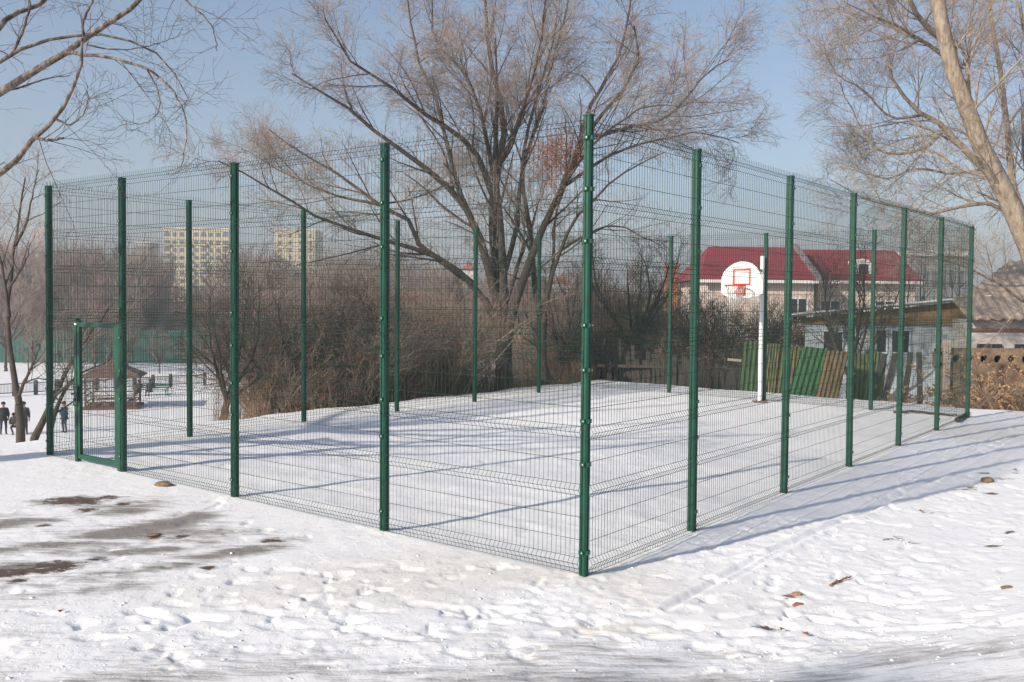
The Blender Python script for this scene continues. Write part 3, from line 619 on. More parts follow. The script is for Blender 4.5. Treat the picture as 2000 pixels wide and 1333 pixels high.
for k, (px, Dk, h, cx_) in enumerate(((430, 21.5, 3.9, 'leftmost dark crooked small tree rising from the brown thicket beyond the fence'), (560, 23, 4.4, 'dark crooked small tree in the brown thicket left of the plain yellow block'), (655, 24.5, 3.8, 'low dark crooked tree in the brown thicket right of the plain yellow block'), (735, 27, 4.8, 'dark forked small tree in the thicket behind the fourth post of the near side'), (850, 29, 4.6, 'dark crooked small tree in the thicket just left of the large tree'), (1105, 30.5, 4.4, 'dark small tree in the thicket just right of the slim tree'), (500, 26, 5.0, 'taller loose small tree deeper in the thicket between the two yellow blocks'))):
    p = at(px, 700, Dk); free_tree(cx_, p[0], Dk, h, .10, 80+k, DLV, BARK, TWIG if k % 2 else TWIGD, 7, .95, lean=((-1)**k*.5, 0))
free_tree('unseen bare tree added to cast soft shade on the icy road in front', -7.3, -4.1, 7.0, .2, 57, [dict(n=12, L=1.7, ang=.75, curl=.1, up=.08, K=6, rf=.5, t0=.15, S=5), dict(n=10, L=1.0, ang=.7, curl=.12, up=.05, K=5, rf=.5, minr=.006), dict(n=7, L=.5, ang=.7, curl=.12, up=0, K=3, rf=.7, minr=.006)], BARK, TWIG, 13, .75)  # out of view behind the camera, added only for its soft shade
# --- bushes on the slope and behind the far side
def bush_mesh(seed, h, tw=3, n0=13, spread=.55):
    r = np.random.RandomState(seed); m = M(); a = r.rand(n0)*2*PI; e = r.uniform(.1, spread, n0)
    P = np.zeros((n0, 7, 3)); d = np.stack([np.cos(a)*np.sin(e), np.sin(a)*np.sin(e), np.cos(e)], 1); P[:, 0] = r.normal(size=(n0, 3))*[.18, .18, 0]; L = h*r.uniform(.6, 1, n0)
    for k in range(1, 7): P[:, k] = P[:, k-1]+d*(L/6)[:, None]; d = d+r.normal(size=(n0, 3))*.13; d[:, 2] += .02; d /= np.linalg.norm(d, axis=1, keepdims=True)
    R = np.linspace(1, .25, 7)[None]*r.uniform(.012, .03, (n0, 1)); m.tubes(P, R, 4)
    P, R = grow(r, P, R, 6, h*.42, .5, .2, .10, 6, .5, .15, minr=.005); m.tubes(P, R, 3)
    P, R = grow(r, P, R, 5, h*.22, .6, .25, .04, 4, .6, .1, minr=.0042); m.tubes(P, R, 3)
    P, R = grow(r, P, R, 3, h*.10, .8, .2, .0, 3, .8, .1, minr=.0036); m.tubes(P, R, 3)
    me = m.mesh('bush'); return me
bushes = []
for k, (h, sprd) in enumerate(((2.3, .6), (2.8, .5), (1.7, .8), (3.3, .5), (2.1, .9))):
    a = bush_mesh(60+k, h, spread=sprd); b = a.copy(); a.materials.append(BRUSH); b.materials.append(TWIGD); bushes.append((a, b))
r = np.random.RandomState(5)
GB = 'bushes crowding the slope beyond the far long side of the fence'
cnt = 0
for k in range(105):
    B = r.uniform(4.2, 21); e = abs(r.normal(0, 3.2))+.5; p = AB(11.25+e+max(0, (6-B))*.25, B)
    if p[0]/p[1] < -.262: continue
    pxx = 1000+FPX*p[0]/p[1]
    if 905 < pxx < 1110 and p[1] < 28.2: continue
    if k % 9 == 0: continue
    thin = .55 if 890 < pxx < 1125 else 1.
    kk = r.randint(5); o = obj('bush', bushes[kk][1 if r.rand() < .22 else 0], None)
    o.location = (p[0], p[1], float(terrain(*p))-.08); o.rotation_euler = (0, 0, r.uniform(0, 6.28)); s = (r.uniform(.55, 1.2)+e*.02)*thin; o.scale = (s*r.uniform(.9, 1.3), s*r.uniform(.9, 1.3), s*r.uniform(.8, 1.15))
    tag(o, 'tangled brown bare bush in the thicket beyond the far long side of the fence', 'bush', GB); cnt += 1
GB2 = 'bushes along the grey fence behind the far short side'
for k in range(34):
    px = r.uniform(1110, 1720) if k > 14 else r.uniform(1120, 1400); Dk = r.uniform(29.5, 34) if px < 1420 else r.uniform(30.5, 34.); p = at(px, 700, Dk)
    kk = r.choice([0, 2, 4, 0, 1]); o = obj('bush', bushes[kk][1 if r.rand() < .4 else 0], None); o.location = (p[0], p[1], float(terrain(p[0], p[1]))-.05); o.rotation_euler = (0, 0, r.uniform(0, 6.28)); s = r.uniform(.7, 1.05)*(1 if px < 1450 else .8); o.scale = (s*1.2, s*1.2, s)
    tag(o, 'dark bare bush growing behind the old fences beyond the hoop', 'bush', GB2)
for k, (px, Dk, s) in enumerate(((1345, 32, 1.25), (1385, 33, 1.3), (1430, 33, 1.2), (1475, 34, 1.2), (1515, 34, 1.35), (1550, 35, 1.3), (1210, 33, 1.2), (1270, 32, 1.0))):
    p = at(px, 700, Dk); o = obj('bush', bushes[(1, 3)[k % 2]][k % 3 != 0], None); o.location = (p[0], p[1], float(terrain(p[0], p[1]))-.05); o.rotation_euler = (0, 0, k*1.3); o.scale = (s, s, s*(.85 if px > 1300 else 1))
    tag(o, 'dark bare bush growing behind the old fences beyond the hoop', 'bush', GB2)
DG = mat('dry_grass', (.26, .165, .10), .9, c2=(.12, .085, .06), vs=2.5); r = np.random.RandomState(44); n_ = 11000
B = r.uniform(3.5, 17.5, n_); A = 11.45-.045*np.clip(B, 0, 16)+np.abs(r.normal(0, 1.3, n_))+.15; A += np.clip(4.6-B, 0, 9)*.6; pp = C2+np.outer(A, U2)+np.outer(B, V2); ok = (pp[:, 0]/pp[:, 1] > -.315) & ~((np.abs(pp[:, 0]/pp[:, 1]-.0) < .05) & (r.rand(n_) < .75)); pp = pp[ok]; n_ = len(pp)
cl = .5+.5*np.sin(pp[:, 0]*2.3)*np.sin(pp[:, 1]*1.7+1); pp = pp[r.rand(n_) < .05+.95*cl**2]; n_ = len(pp); h = .15+.95*r.rand(n_)**1.7; z = terrain(pp[:, 0], pp[:, 1])-.05; d = r.normal(size=(n_, 2))*.22
P = np.stack([np.column_stack([pp, z]), np.column_stack([pp+d*h[:, None]*.4, z+h*.6]), np.column_stack([pp+d*h[:, None]*1.2, z+h])], 1); m = M(); m.tubes(P, np.tile([.0035, .003, .0012], (n_, 1)), 3)
tag(obj('dry_grass', m, DG), 'reddish brown dry grass and weed stalks along the snow edge beyond the court', 'dry grass', kind='stuff')
# mid-distance trees on the valley floor (each its own crown and trunk)
protos = []
for k in range(4):
    t = free_tree('bare tree among the dense brown trees down in the valley', -200-10*k, 400, 8.+k, .17, 70+k, [dict(n=9, L=2.3, ang=.65, curl=.1, up=.12, K=6, rf=.5, t0=.1, S=5), dict(n=8, L=1.3, ang=.65, curl=.12, up=.06, K=5, rf=.5, minr=.011), dict(n=4, L=.8, ang=.65, curl=.12, up=0, K=3, rf=.7, minr=.009)], BARK, WOODS, 8, .6, group='bare trees down in the valley')
    protos.append(t)
spots = []
r = np.random.RandomState(9)
while len(spots) < 70:
    Dk = r.uniform(42, 108); px = r.uniform(280, 1330)
    if Dk > 60 and px < 470 and Dk < 100: continue
    if px < 465 and Dk < 90: continue
    if px < 480 and Dk > 88: continue
    spots.append((px, Dk))
for i_, px in enumerate(np.linspace(-30, 470, 13)): spots.append((px+r.uniform(-15, 15), r.uniform(97, 109) if i_ % 3 else r.uniform(119, 126)))
for k, (px, Dk) in enumerate(spots):
    t = protos[k] if k < 4 else copy_tree(protos[k % 4])
    p = at(px, 600, Dk); s = r.uniform(.7, 1.05)*(1 if Dk > 60 else .8)*(.5 if 305 < px < 462 else 1); t.location = (p[0], p[1], float(terrain(p[0], p[1]))-.1); t.rotation_euler = (0, 0, r.uniform(0, 6.28)); t.scale = (s, s, s)
# far woods: one mass nobody could count
wm = M(); r = np.random.RandomState(15); bases = []
for k in range(3):
    n0 = 9; a = r.rand(n0)*2*PI; e = r.uniform(.05, .6, n0); P = np.zeros((n0, 5, 3)); d = np.stack([np.cos(a)*np.sin(e), np.sin(a)*np.sin(e), np.cos(e)], 1); P[:, 0, 2] = 2.2; L = r.uniform(6, 10, n0)
    for j in range(1, 5): P[:, j] = P[:, j-1]+d*(L/4)[:, None]; d = d+r.normal(size=(n0, 3))*.1; d /= np.linalg.norm(d, axis=1, keepdims=True)
    R = np.linspace(.10, .03, 5)[None]*np.ones((n0, 1)); t = M(); t.tubes(P, R, 3); t.tubes([(0, 0, -1), (0, 0, 2.4)], .2, 4)
    P, R = grow(r, P, R, 8, 3.0, .6, .12, .1, 4, .6, .05, minr=.03); t.tubes(P, R, 3)
    P, R = grow(r, P, R, 6, 1.6, .65, .12, .05, 3, .8, .1, minr=.028); t.tubes(P, R, 3)
    bases.append((np.concatenate(t.v), np.concatenate(t.q)))
for k in range(640):
    Dk = 119+r.rand()**1.3*145; px = r.uniform(-120, 1450); p = at(px, 600, Dk); bv, bq = bases[k % 3]; a = r.uniform(0, 6.28); s = r.uniform(.75, 1.2)
    if px > 700: s *= 1-.35*min(1, (px-700)/500)
    if 308 < px < 458: s *= .36
    if 525 < px < 625: s *= .68
    c_, s_ = math.cos(a)*s, math.sin(a)*s; v = np.stack([bv[:, 0]*c_-bv[:, 1]*s_+p[0], bv[:, 0]*s_+bv[:, 1]*c_+p[1], bv[:, 2]*s+float(terrain(p[0], p[1]))], 1); wm.add(v, bq)
o = obj('woods', wm, WOODS); tag(o, 'hazy brown mass of bare woodland filling the hillside behind the park', 'woodland', kind='stuff')
# ------------------------------------------------------------------ park on the left: railing, gazebo, bench, green fence, people
PZ = lambda x, y: float(terrain(x, y))
RAIL = mat('dark_rail', (.035, .05, .05), .6)
rf_ = thing('park_railing', 'low dark metal park railing with square posts on the snow in the park', 'railing', tuple(np.append(at(60, 770, 76)[:2], 0)))
b0 = np.array(rf_.location)
x_a, x_b = at(-60, 770, 71)[0], at(400, 760, 84)[0]; n = 13
xs = np.linspace(x_a, x_b, n); ys = np.linspace(71, 84, n); pts = np.array([(x, y, PZ(x, y)) for x, y in zip(xs, ys)])-b0
for q in pts: m = M(); m.box(q+[0, 0, .55], (.22, .22, 1.2)); obj('railing_post', m, RAIL, rf_)
m = M(); bars = []
for q0, q1 in zip(pts[:-1], pts[1:]):
    for z in (.25, .95): m.tubes([q0+[0, 0, z], q1+[0, 0, z]], .035, 4)
    for f in np.linspace(.05, .95, 15): q = q0*(1-f)+q1*f; bars.append([q+[0, 0, .25], q+[0, 0, .95]])
m.tubes(np.array(bars), np.full((len(bars), 2), .016), 3); obj('railing_bars', m, RAIL, rf_)
# gazebo
gp = at(222, 800, 66); gzz = PZ(gp[0], gp[1]); gaz = thing('gazebo', 'open wooden gazebo with brown pyramid roof behind the gate', 'gazebo', (gp[0], gp[1], gzz), .25)
WOODB = mat('brown_wood', (.16, .085, .06), .85, .3, 6); ROOFB = mat('gazebo_roof', (.15, .09, .07), .8, .25, 4, stretch=(1, 1, 8))
hw = 1.55
for sx in (-1, 1):
    for sy in (-1, 1): m = M(); m.box((sx*hw, sy*hw, 1.1), (.12, .12, 2.2)); obj('column', m, WOODB, gaz)
m = M(); m.box((0, 0, .06), (2*hw+.5, 2*hw+.5, .2)); obj('floor_deck', m, WOODB, gaz)
m = M()
for sx, sy, lx, ly in ((0, 1, 2*hw, .06), (0, -1, 2*hw, .06), (1, 0, .06, 2*hw), (-1, 0, .06, 2*hw)):
    for z in (.5, .95): m.box((sx*hw, sy*hw, z), (lx, ly, .07))
m.box((0, hw-.4, .45), (2*hw-.6, .35, .06)); m.box((hw-.4, 0, .45), (.35, 2*hw-.6, .06)); obj('side_rail', m, WOODB, gaz)
e = hw+.42; m = M(); m.add([(-e, -e, 2.15), (e, -e, 2.15), (e, e, 2.15), (-e, e, 2.15), (0, 0, 3.3), (-e, -e, 2.25), (e, -e, 2.25), (e, e, 2.25), (-e, e, 2.25)], [[0, 3, 2, 1], [0, 1, 6, 5], [1, 2, 7, 6], [2, 3, 8, 7], [3, 0, 5, 8]], [[5, 6, 4], [6, 7, 4], [7, 8, 4], [8, 5, 4]]); obj('roof', m, ROOFB, gaz)
# bench
BG = mat('bench_green', (.03, .14, .075), .6, .2, 5)
bp_ = at(296, 770, 74.5); bzz = PZ(bp_[0], bp_[1]); bench = thing('park_bench', 'green slatted park bench with curved metal ends, two people sitting on it', 'bench', (bp_[0], bp_[1], bzz), 0)
m = M()
for y in (-.18, -.05, .08): m.box((0, y, .45), (2.6, .09, .04))
obj('seat', m, BG, bench); m = M()
for z in (.62, .76, .90): m.box((0, .2, z), (2.6, .03, .09))
obj('backrest', m, BG, bench)
for sx in (-1.2, 1.2):
    m = M(); m.tubes([(sx, -.25, 0), (sx, -.22, .45), (sx, -.2, .62), (sx, .15, .64)], .03, 5); m.tubes([(sx, .3, 0), (sx, .18, .45), (sx, .22, .95)], .03, 5); m.tubes([(sx+.15*np.sign(sx)+.28*math.cos(a), 0, .35+.33*math.sin(a)) for a in np.linspace(0, 2*PI, 15)], .02, 4); obj('bench_end', m, BG, bench)
# dark green sheet fence beyond the park
GFM = mat('green_sheet', (.018, .105, .082), .7, .35, .7)
gf = thing('sheet_fence', 'tall dark green sheet fence at the far side of the park', 'fence', tuple(np.append(at(200, 700, 112)[:2], 0))); b0 = np.array(gf.location)
xs = np.linspace(at(-80, 700, 112)[0], at(640, 700, 116)[0], 16)
for k, (xa, xb) in enumerate(zip(xs[:-1], xs[1:])):
    y = 112+.2*k; z = PZ(xa, y); m = M(); zz = np.linspace(xa+.06, xb-.06, 13)
    for j, (a, b) in enumerate(zip(zz[:-1], zz[1:])): m.box(((a+b)/2-b0[0], y-b0[1]+(.03 if j % 2 else 0), z+2.0), (b-a+.01, .02, 3.9))
    obj('sheet_panel', m, GFM, gf); m = M(); m.box((xa-b0[0], y-b0[1]-.05, z+2.05), (.12, .12, 4.2)); obj('post', m, GFM, gf)
# people
SKIN = mat('skin', (.42, .25, .18), .6); HAIR = mat('hair', (.02, .015, .012), .8)
def cmat(nm, c): return mat(nm, c, .85, .25, 12, bump=.3, bs=40)
def skin_obj(name, verts, edges, radii, mt, parent, root=0, sub=2):
    me_ = bpy.data.meshes.new(name); me_.from_pydata([tuple(v) for v in verts], edges, []); me_.materials.append(mt)
    o = bpy.data.objects.new(name, me_); col.objects.link(o)
    if parent: o.parent = parent
    md = o.modifiers.new('Skin', 'SKIN'); md.use_smooth_shade = True
    sv = me_.skin_vertices[0].data if len(me_.skin_vertices) else None
    if sv is None:
        bpy.context.view_layer.objects.active = o; o.select_set(True); bpy.ops.mesh.customdata_skin_add(); sv = me_.skin_vertices[0].data
    for i, rr in enumerate(radii): sv[i].radius = (rr, rr) if not isinstance(rr, tuple) else rr; sv[i].use_root = (i == root)
    ss = o.modifiers.new('Sub', 'SUBSURF'); ss.levels = sub; ss.render_levels = sub
    return o
def body_mat(nm, trouser, shirt):
    m = bpy.data.materials.new(nm); m.use_nodes = True; n = m.node_tree; b = n.nodes['Principled BSDF']; b.inputs['Roughness'].default_value = .8
    tc = n.nodes.new('ShaderNodeTexCoord'); sx = n.nodes.new('ShaderNodeSeparateXYZ'); n.links.new(tc.outputs['Object'], sx.inputs[0])
    mr = n.nodes.new('ShaderNodeMath'); mr.operation = 'DIVIDE'; mr.inputs[1].default_value = 2.; n.links.new(sx.outputs['Z'], mr.inputs[0])
    rp = n.nodes.new('ShaderNodeValToRGB'); rp.color_ramp.interpolation = 'CONSTANT'; e = rp.color_ramp.elements
    e[0].position = 0; e[0].color = (.015, .015, .015, 1); e[1].position = .05; e[1].color = (*trouser, 1)
    for p_, c_ in ((.48, shirt), (.735, (.42, .25, .18))): k = e.new(p_); k.color = (*c_, 1)
    n.links.new(mr.outputs[0], rp.inputs[0]); n.links.new(rp.outputs[0], b.inputs['Base Color']); return m
def person(label, loc, rz, h, pose, trouser, jacket, hair='cap', hatc=(.02, .02, .025), group=None, name='person'):
    root = thing(name, label, 'person', loc, rz, group); s = h/1.75; root.scale = (s, s, s)
    sit = pose == 'sit'; dz = -.42 if sit else (-.32 if pose == 'crouch' else 0)
    pel = np.array([0, 0, .93+dz]); V = [pel, pel+[0, -.01, .16], pel+[0, 0, .36], pel+[0, .01, .50], pel+[0, -.005, .575], pel+[0, -.015, .66], pel+[0, -.02, .76]]; E = [(0, 1), (1, 2), (2, 3), (3, 4), (4, 5), (5, 6)]; R = [(.16, .12), (.15, .11), (.17, .115), (.12, .09), .055, (.085, .10), (.085, .095)]
    if pose == 'crouch':
        for i in range(1, 7): V[i] = V[i]+[0, -.10*i*.5, -.02*i]
    arms = []; 
    for sg in (-1, 1):
        hip = len(V); V += [pel+[sg*.10, 0, -.06]]; R += [.105]; E += [(0, hip)]
        if sit: kn = pel+[sg*.13, -.42, -.02]; an = pel+[sg*.13, -.44, -.43]
        elif pose == 'crouch': kn = pel+[sg*.16, -.30, -.12]; an = pel+[sg*.12, -.02, -.53]
        else: kn = np.array([sg*.12, -.03+.05*sg*(pose == 'walk'), .50]); an = np.array([sg*.13, .03+.12*sg*(pose == 'walk'), .09])
        V += [kn, an, an+[0, -.03, -.05], an+[sg*.02, -.17, -.055]]; R += [.068, .048, .045, .035]; E += [(hip, hip+1), (hip+1, hip+2), (hip+2, hip+3), (hip+3, hip+4)]
        sh = len(V); tor = V[3]; S = tor+[sg*.19, 0, -.03]
        if pose == 'phone': el = S+[sg*.06, -.05, -.28]; wr = el+[-sg*.12, -.22, .17]
        elif pose == 'pocket': el = S+[sg*.09, .05, -.28]; wr = el+[-sg*.05, -.14, -.22]
        elif sit or pose == 'crouch': el = S+[sg*.05, -.08, -.27]; wr = el+[-sg*.08, -.22, -.06]
        else: el = S+[sg*.06, .03, -.29]; wr = el+[sg*.01, -.07, -.25]
        V += [S, el, wr]; R += [.065, .048, .036]; E += [(3, sh), (sh, sh+1), (sh+1, sh+2)]; arms.append((S, el, wr, sg))
    skin_obj('body', V, E, R, body_mat('body_clothes', trouser, jacket), root, 0, 1)
    jv = [V[0]+[0, 0, -.14], V[0]+[0, 0, .0], V[1], V[2], V[3]+[0, 0, -.01], V[3]+[0, 0, .055]]; je = [(0, 1), (1, 2), (2, 3), (3, 4), (4, 5)]; jr = [(.195, .16), (.195, .155), (.185, .15), (.20, .15), (.145, .115), (.085, .085)]
    for S, el, wr, sg in arms: b_ = len(jv); jv += [S, el, wr+(el-wr)*.12]; jr += [.085, .070, .055]; je += [(4, b_), (b_, b_+1), (b_+1, b_+2)]
    skin_obj('jacket', jv, je, jr, cmat('jacket', jacket), root, 1, 1)
    for S, el, wr, sg in arms:                               # hands: palm, four fingers of different length, thumb
        d = wr-el; d = d/np.linalg.norm(d); side = np.cross(d, [0, 0, 1.]); side = side/(np.linalg.norm(side)+1e-6); pn = np.cross(side, d); m = M()
        m.tubes([wr, wr+d*.04, wr+d*.09], np.array([[.028, .038, .034]]), 7, True)
        for f, L in zip((-1.5, -.5, .5, 1.5), (.062, .075, .07, .052)): s0 = wr+d*.085+side*f*.017; m.tubes([s0, s0+d*L*.5-pn*.01, s0+d*L*.85-pn*.03], np.array([[.009, .0085, .007]]), 5, True)
        s0 = wr+d*.03+side*.03; m.tubes([s0, s0+side*.03+d*.03, s0+side*.035+d*.06], np.array([[.011, .010, .008]]), 5, True); obj('hand', m, SKIN, root, True)
    hd = np.array(V[6]); m = M(); n_ = 9                      # hair or hat cap over the skull
    for k in range(5): pass
    tt = np.linspace(-.03, .125, 6); rr_ = [.104, .112, .112, .100, .070, .008]; m.tubes([hd+[0, .012, t_] for t_ in tt], np.array([rr_]), 12)
    if hair == 'cap': m.box(hd+[0, -.13, .0], (.15, .10, .02))
    obj('hat' if hair == 'cap' else 'hair', m, mat('headwear', hatc, .85), root, True)
    m = M(); fc = hd+[0, -.10, -.045]; m.tubes([fc+[0, .01, .03], fc+[0, -.022, -.005], fc+[0, .01, -.012]], np.array([[.008, .016, .006]]), 5, True); obj('nose', m, SKIN, root)
    m = M()
    for sg in (-1, 1): m.box(fc+[sg*.034, .006, .035], (.022, .02, .010))
    m.box(fc+[0, .006, -.04], (.045, .02, .008)); obj('face_features', m, HAIR, root)
    m = M()
    for sg in (-1, 1): m.box(hd+[sg*.092, -.01, -.035], (.02, .03, .055))
    obj('ear', m, SKIN, root); return root
def stand(px, ybot, D_): p = at(px, ybot, D_); return (p[0], p[1], PZ(p[0], p[1]))
person('person in dark coat and cap alone left of the gate, hands raised to face', stand(126, 845, 53), -.5, 1.72, 'phone', (.03, .035, .06), (.03, .045, .075))
person('person in dark jacket standing at the left edge, left of the thin tree', stand(7, 848, 52), .7, 1.76, 'pocket', (.03, .03, .045), (.03, .03, .035))
person('crouching person in dark clothes beside the foot of the thin tree', stand(30, 848, 52), .2, 1.6, 'crouch', (.03, .035, .05), (.06, .05, .045), hair='hair', hatc=(.02, .015, .012))
person('bareheaded person in dark olive jacket standing right of the thin tree, feet apart', stand(47, 848, 52), .4, 1.78, 'walk', (.03, .032, .045), (.05, .055, .045), hair='hair', hatc=(.02, .015, .012))
person('person in green dark coat sitting at the left end of the green bench', (bp_[0]-.95, bp_[1]-.05, bzz-.04), .1, 1.66, 'sit', (.03, .03, .03), (.03, .07, .05))
person('person in dark coat and hat sitting in the middle of the green bench', (bp_[0]-.1, bp_[1]-.05, bzz-.04), -.1, 1.7, 'sit', (.03, .03, .04), (.03, .045, .045))
# ------------------------------------------------------------------ fences, sheds and houses behind the far short side
GREYW = mat('grey_wood', (.12, .10, .085), .9, c2=(.045, .038, .033), vs=8, stretch=(3, 3, .5))
pf = thing('picket_fence', 'old weathered grey board fence half hidden by bushes behind the far corner', 'fence', tuple(np.append(at(1290, 720, 29)[:2], 0))); b0 = np.array(pf.location)
r = np.random.RandomState(77); m = M(); x = at(1160, 720, 29.)[0]; xe = at(1455, 720, 27.6)[0]; k = 0
while x < xe:
    f = k/48; y = 29.4-1.6*(x-at(1160, 720, 29.)[0])/(xe-at(1160, 720, 29.)[0]); wv = r.uniform(.09, .15); h = r.uniform(1.15, 1.55); a = r.normal(0, .05); z = PZ(x, y)-.1
    R3 = np.array([[math.cos(a), 0, math.sin(a)], [0, 1, 0], [-math.sin(a), 0, math.cos(a)]]); m.box((x-b0[0], y-b0[1]+r.uniform(-.01, .01), z+h/2), (wv, .025, h), R3); x += wv+r.uniform(.005, .05) if r.rand() > .08 else .2; k += 1
obj('boards', m, GREYW, pf)
m = M(); xa = at(1160, 720, 29.)[0]
for z in (.4, 1.05): m.box(((xa+xe)/2-b0[0], 28.64-b0[1], PZ((xa+xe)/2, 28.6)+z), (abs(xe-xa), .05, .09), np.array([[.985, .17, 0], [-.17, .985, 0], [0, 0, 1]]))
obj('fence_rail', m, GREYW, pf)
m = M(); q = at(1440, 704, 27.2); m.box(q, (.55, .05, .07), np.array([[.99, 0, .08], [0, 1, 0], [-.08, 0, .99]])); tag(obj('plank', m, mat('pale_plank', (.5, .45, .38), .8)), 'short pale plank nailed level on the grey board fence left of the hoop pole', 'plank')
# leaning green sheets
def streak(nm, ca, cb): return mat(nm, ca, .7, c2=cb, vs=2.2, stretch=(7, 1, .6), thr=(.38, .62))
SG = [streak('mossy_sheet', (.07, .14, .05), (.04, .065, .03)), streak('ochre_sheet', (.18, .16, .07), (.075, .09, .04)), streak('rusty_sheet', (.20, .15, .07), (.12, .065, .035)), streak('bright_sheet', (.045, .16, .06), (.03, .075, .035)), streak('dull_sheet', (.11, .17, .06), (.09, .08, .045))]
sheets = [(1452, 1500, 668, 25.6, .10, 0, 'mossy green corrugated sheet leaning behind the foot of the hoop pole, first from the left'), (1497, 1526, 672, 25.5, .12, 1, 'narrow ochre and green sheet right of the hoop pole'), (1528, 1566, 675, 25.3, .13, 1, 'ochre streaked sheet behind the second near side post from the hoop'), (1566, 1622, 679, 25.2, .28, 3, 'brightest green leaning sheet in the row of old sheets'),
          (1614, 1660, 686, 25., .24, 2, 'rusty ochre leaning sheet right of the brightest green sheet'), (1656, 1700, 690, 24.9, .05, 4, 'dull green sheet in front of the pale shed'), (1697, 1735, 690, 24.8, .12, 4, 'last mossy sheet at the right end of the row')]
for xa, xb, yt, Dk, lean, mi, lb in sheets:
    a = at(xa, yt, Dk); b = at(xb, yt, Dk-.05); zb = PZ(a[0], a[1])-.1; W_ = b[0]-a[0]; Hh_ = a[2]-zb
    n = 21; xs = np.linspace(0, W_, n); cor = .018*np.sin(np.arange(n)*1.6); v = []
    for dy in (0, .012):
        for zf in (0, 1): v += [(xx-lean*Hh_*(1-zf), c_+dy-.12*(1-zf), zf*Hh_+.02*math.sin(xx*9)*zf) for xx, c_ in zip(xs, cor)]
    q = [[i, i+1, n+i+1, n+i] for i in range(n-1)]+[[2*n+i+1, 2*n+i, 3*n+i, 3*n+i+1] for i in range(n-1)]+[[n+i, n+i+1, 3*n+i+1, 3*n+i] for i in range(n-1)]+[[0, n, 3*n, 2*n], [n-1, 3*n-1, 4*n-1, 2*n-1]]
    m = M(); m.add(v, q); o = obj('leaning_sheet', m, SG[mi]); o.location = (a[0], a[1], zb); tag(o, lb, 'metal sheet', 'old green sheets leaning in a row behind the court')
for k, (xa, lean) in enumerate(((1728, .32), (1748, .2), (1778, .1), (1795, -.05))):
    a = at(xa, 692, 24.7); zb = PZ(a[0], a[1])-.1; Hh_ = a[2]-zb; m = M(); R3 = np.array([[1, 0, lean], [0, 1, 0], [-lean, 0, 1]])/math.hypot(1, lean); m.box((-lean*Hh_/2, 0, Hh_/2), (.14, .03, Hh_*1.05), R3); o = obj('leaning_board', m, GREYW); o.location = (a[0], a[1], zb)
    tag(o, ('grey board leaning steeply at the end of the green sheets', 'second leaning grey board from the green sheets', 'nearly upright grey board beside the dark gap', 'grey board leaning the other way near the shed corner')[k], 'board', 'grey boards leaning beside the green sheets')
# pale shed
SHW = mat('shed_wall', (.50, .56, .60), .85, c2=(.33, .38, .42), vs=3, thr=(.3, .55)); FAS = mat('shed_fascia', (.28, .17, .07), .85, .45, 5, stretch=(4, 4, .5)); WFR = mat('window_frame', (.55, .62, .70), .6); SNOWM = mat('roof_snow', (.85, .86, .88), .7, .05, 3)
a = at(1572, 690, 31.5); b = at(1895, 690, 30.); shed = thing('shed', 'long pale blue shed with brown boarded eaves and thin snow on its sloping roof', 'shed', (a[0], a[1], PZ(a[0], a[1])-.3))
b0 = np.array(shed.location); L = math.hypot(b[0]-a[0], b[1]-a[1]); ex = np.array([(b[0]-a[0])/L, (b[1]-a[1])/L, 0]); ey = np.array([-ex[1], ex[0], 0]); FR = np.stack([ex, ey, k3], 1)
zt = at(1572, 633, 31.5)[2]-b0[2]
m = M(); m.box(ex*L/2+ey*1.5+k3*(zt/2), (L, 3., zt), FR); obj('wall', m, SHW, shed)
z2 = at(1572, 620, 31.5)[2]-b0[2]; z3 = at(1890, 586, 30.)[2]-b0[2]
m = M(); m.prism([(-.15, zt), (L+.0, zt), (L, z3-.03), (-.15, z2-.03)], .05, -ey*.06, ex, k3, ey); obj('eaves_boards', m, FAS, shed)
m = M(); m.prism([(-.5, z2), (L+.5, z3+.05), (L+.5, z3+.11), (-.5, z2+.06)], 3.6, -ey*.4, ex, k3, ey); rf = obj('roof', m, mat('roof_felt', (.18, .17, .16), .9), shed)
m = M(); m.prism([(-.5, z2+.063), (L+.5, z3+.113), (L+.5, z3+.15), (-.5, z2+.11)], 3.4, -ey*.38, ex, k3, ey); obj('snow_layer', m, SNOWM, rf)
for x0, x1, y0, y1 in ((1606, 1648, 646, 694), (1708, 1732, 643, 690), (1737, 1775, 643, 690), (1850, 1872, 640, 680)):
    zc0 = at(x0, y1, 31)[2]-b0[2]; zc1 = at(x0, y0, 31)[2]-b0[2]; f0 = (at(x0, 680, 31)-b0)@ex; f1 = (at(x1, 680, 31)-b0)@ex
    m = M()
    for aa, bb_, cc_, ddd in ((f0, f1, zc1-.05, zc1), (f0, f1, zc0, zc0+.05), (f0, f0+.05, zc0+.05, zc1-.05), (f1-.05, f1, zc0+.05, zc1-.05)): m.box(ex*(aa+bb_)/2-ey*.02+k3*(cc_+ddd)/2, (bb_-aa, .06, ddd-cc_), FR)
    wn = obj('window', m, WFR, shed); m = M(); m.box(ex*(f0+f1)/2-ey*.004+k3*(zc0+zc1)/2, (f1-f0-.1, .02, zc1-zc0-.1), FR); obj('pane', m, DARK, wn)
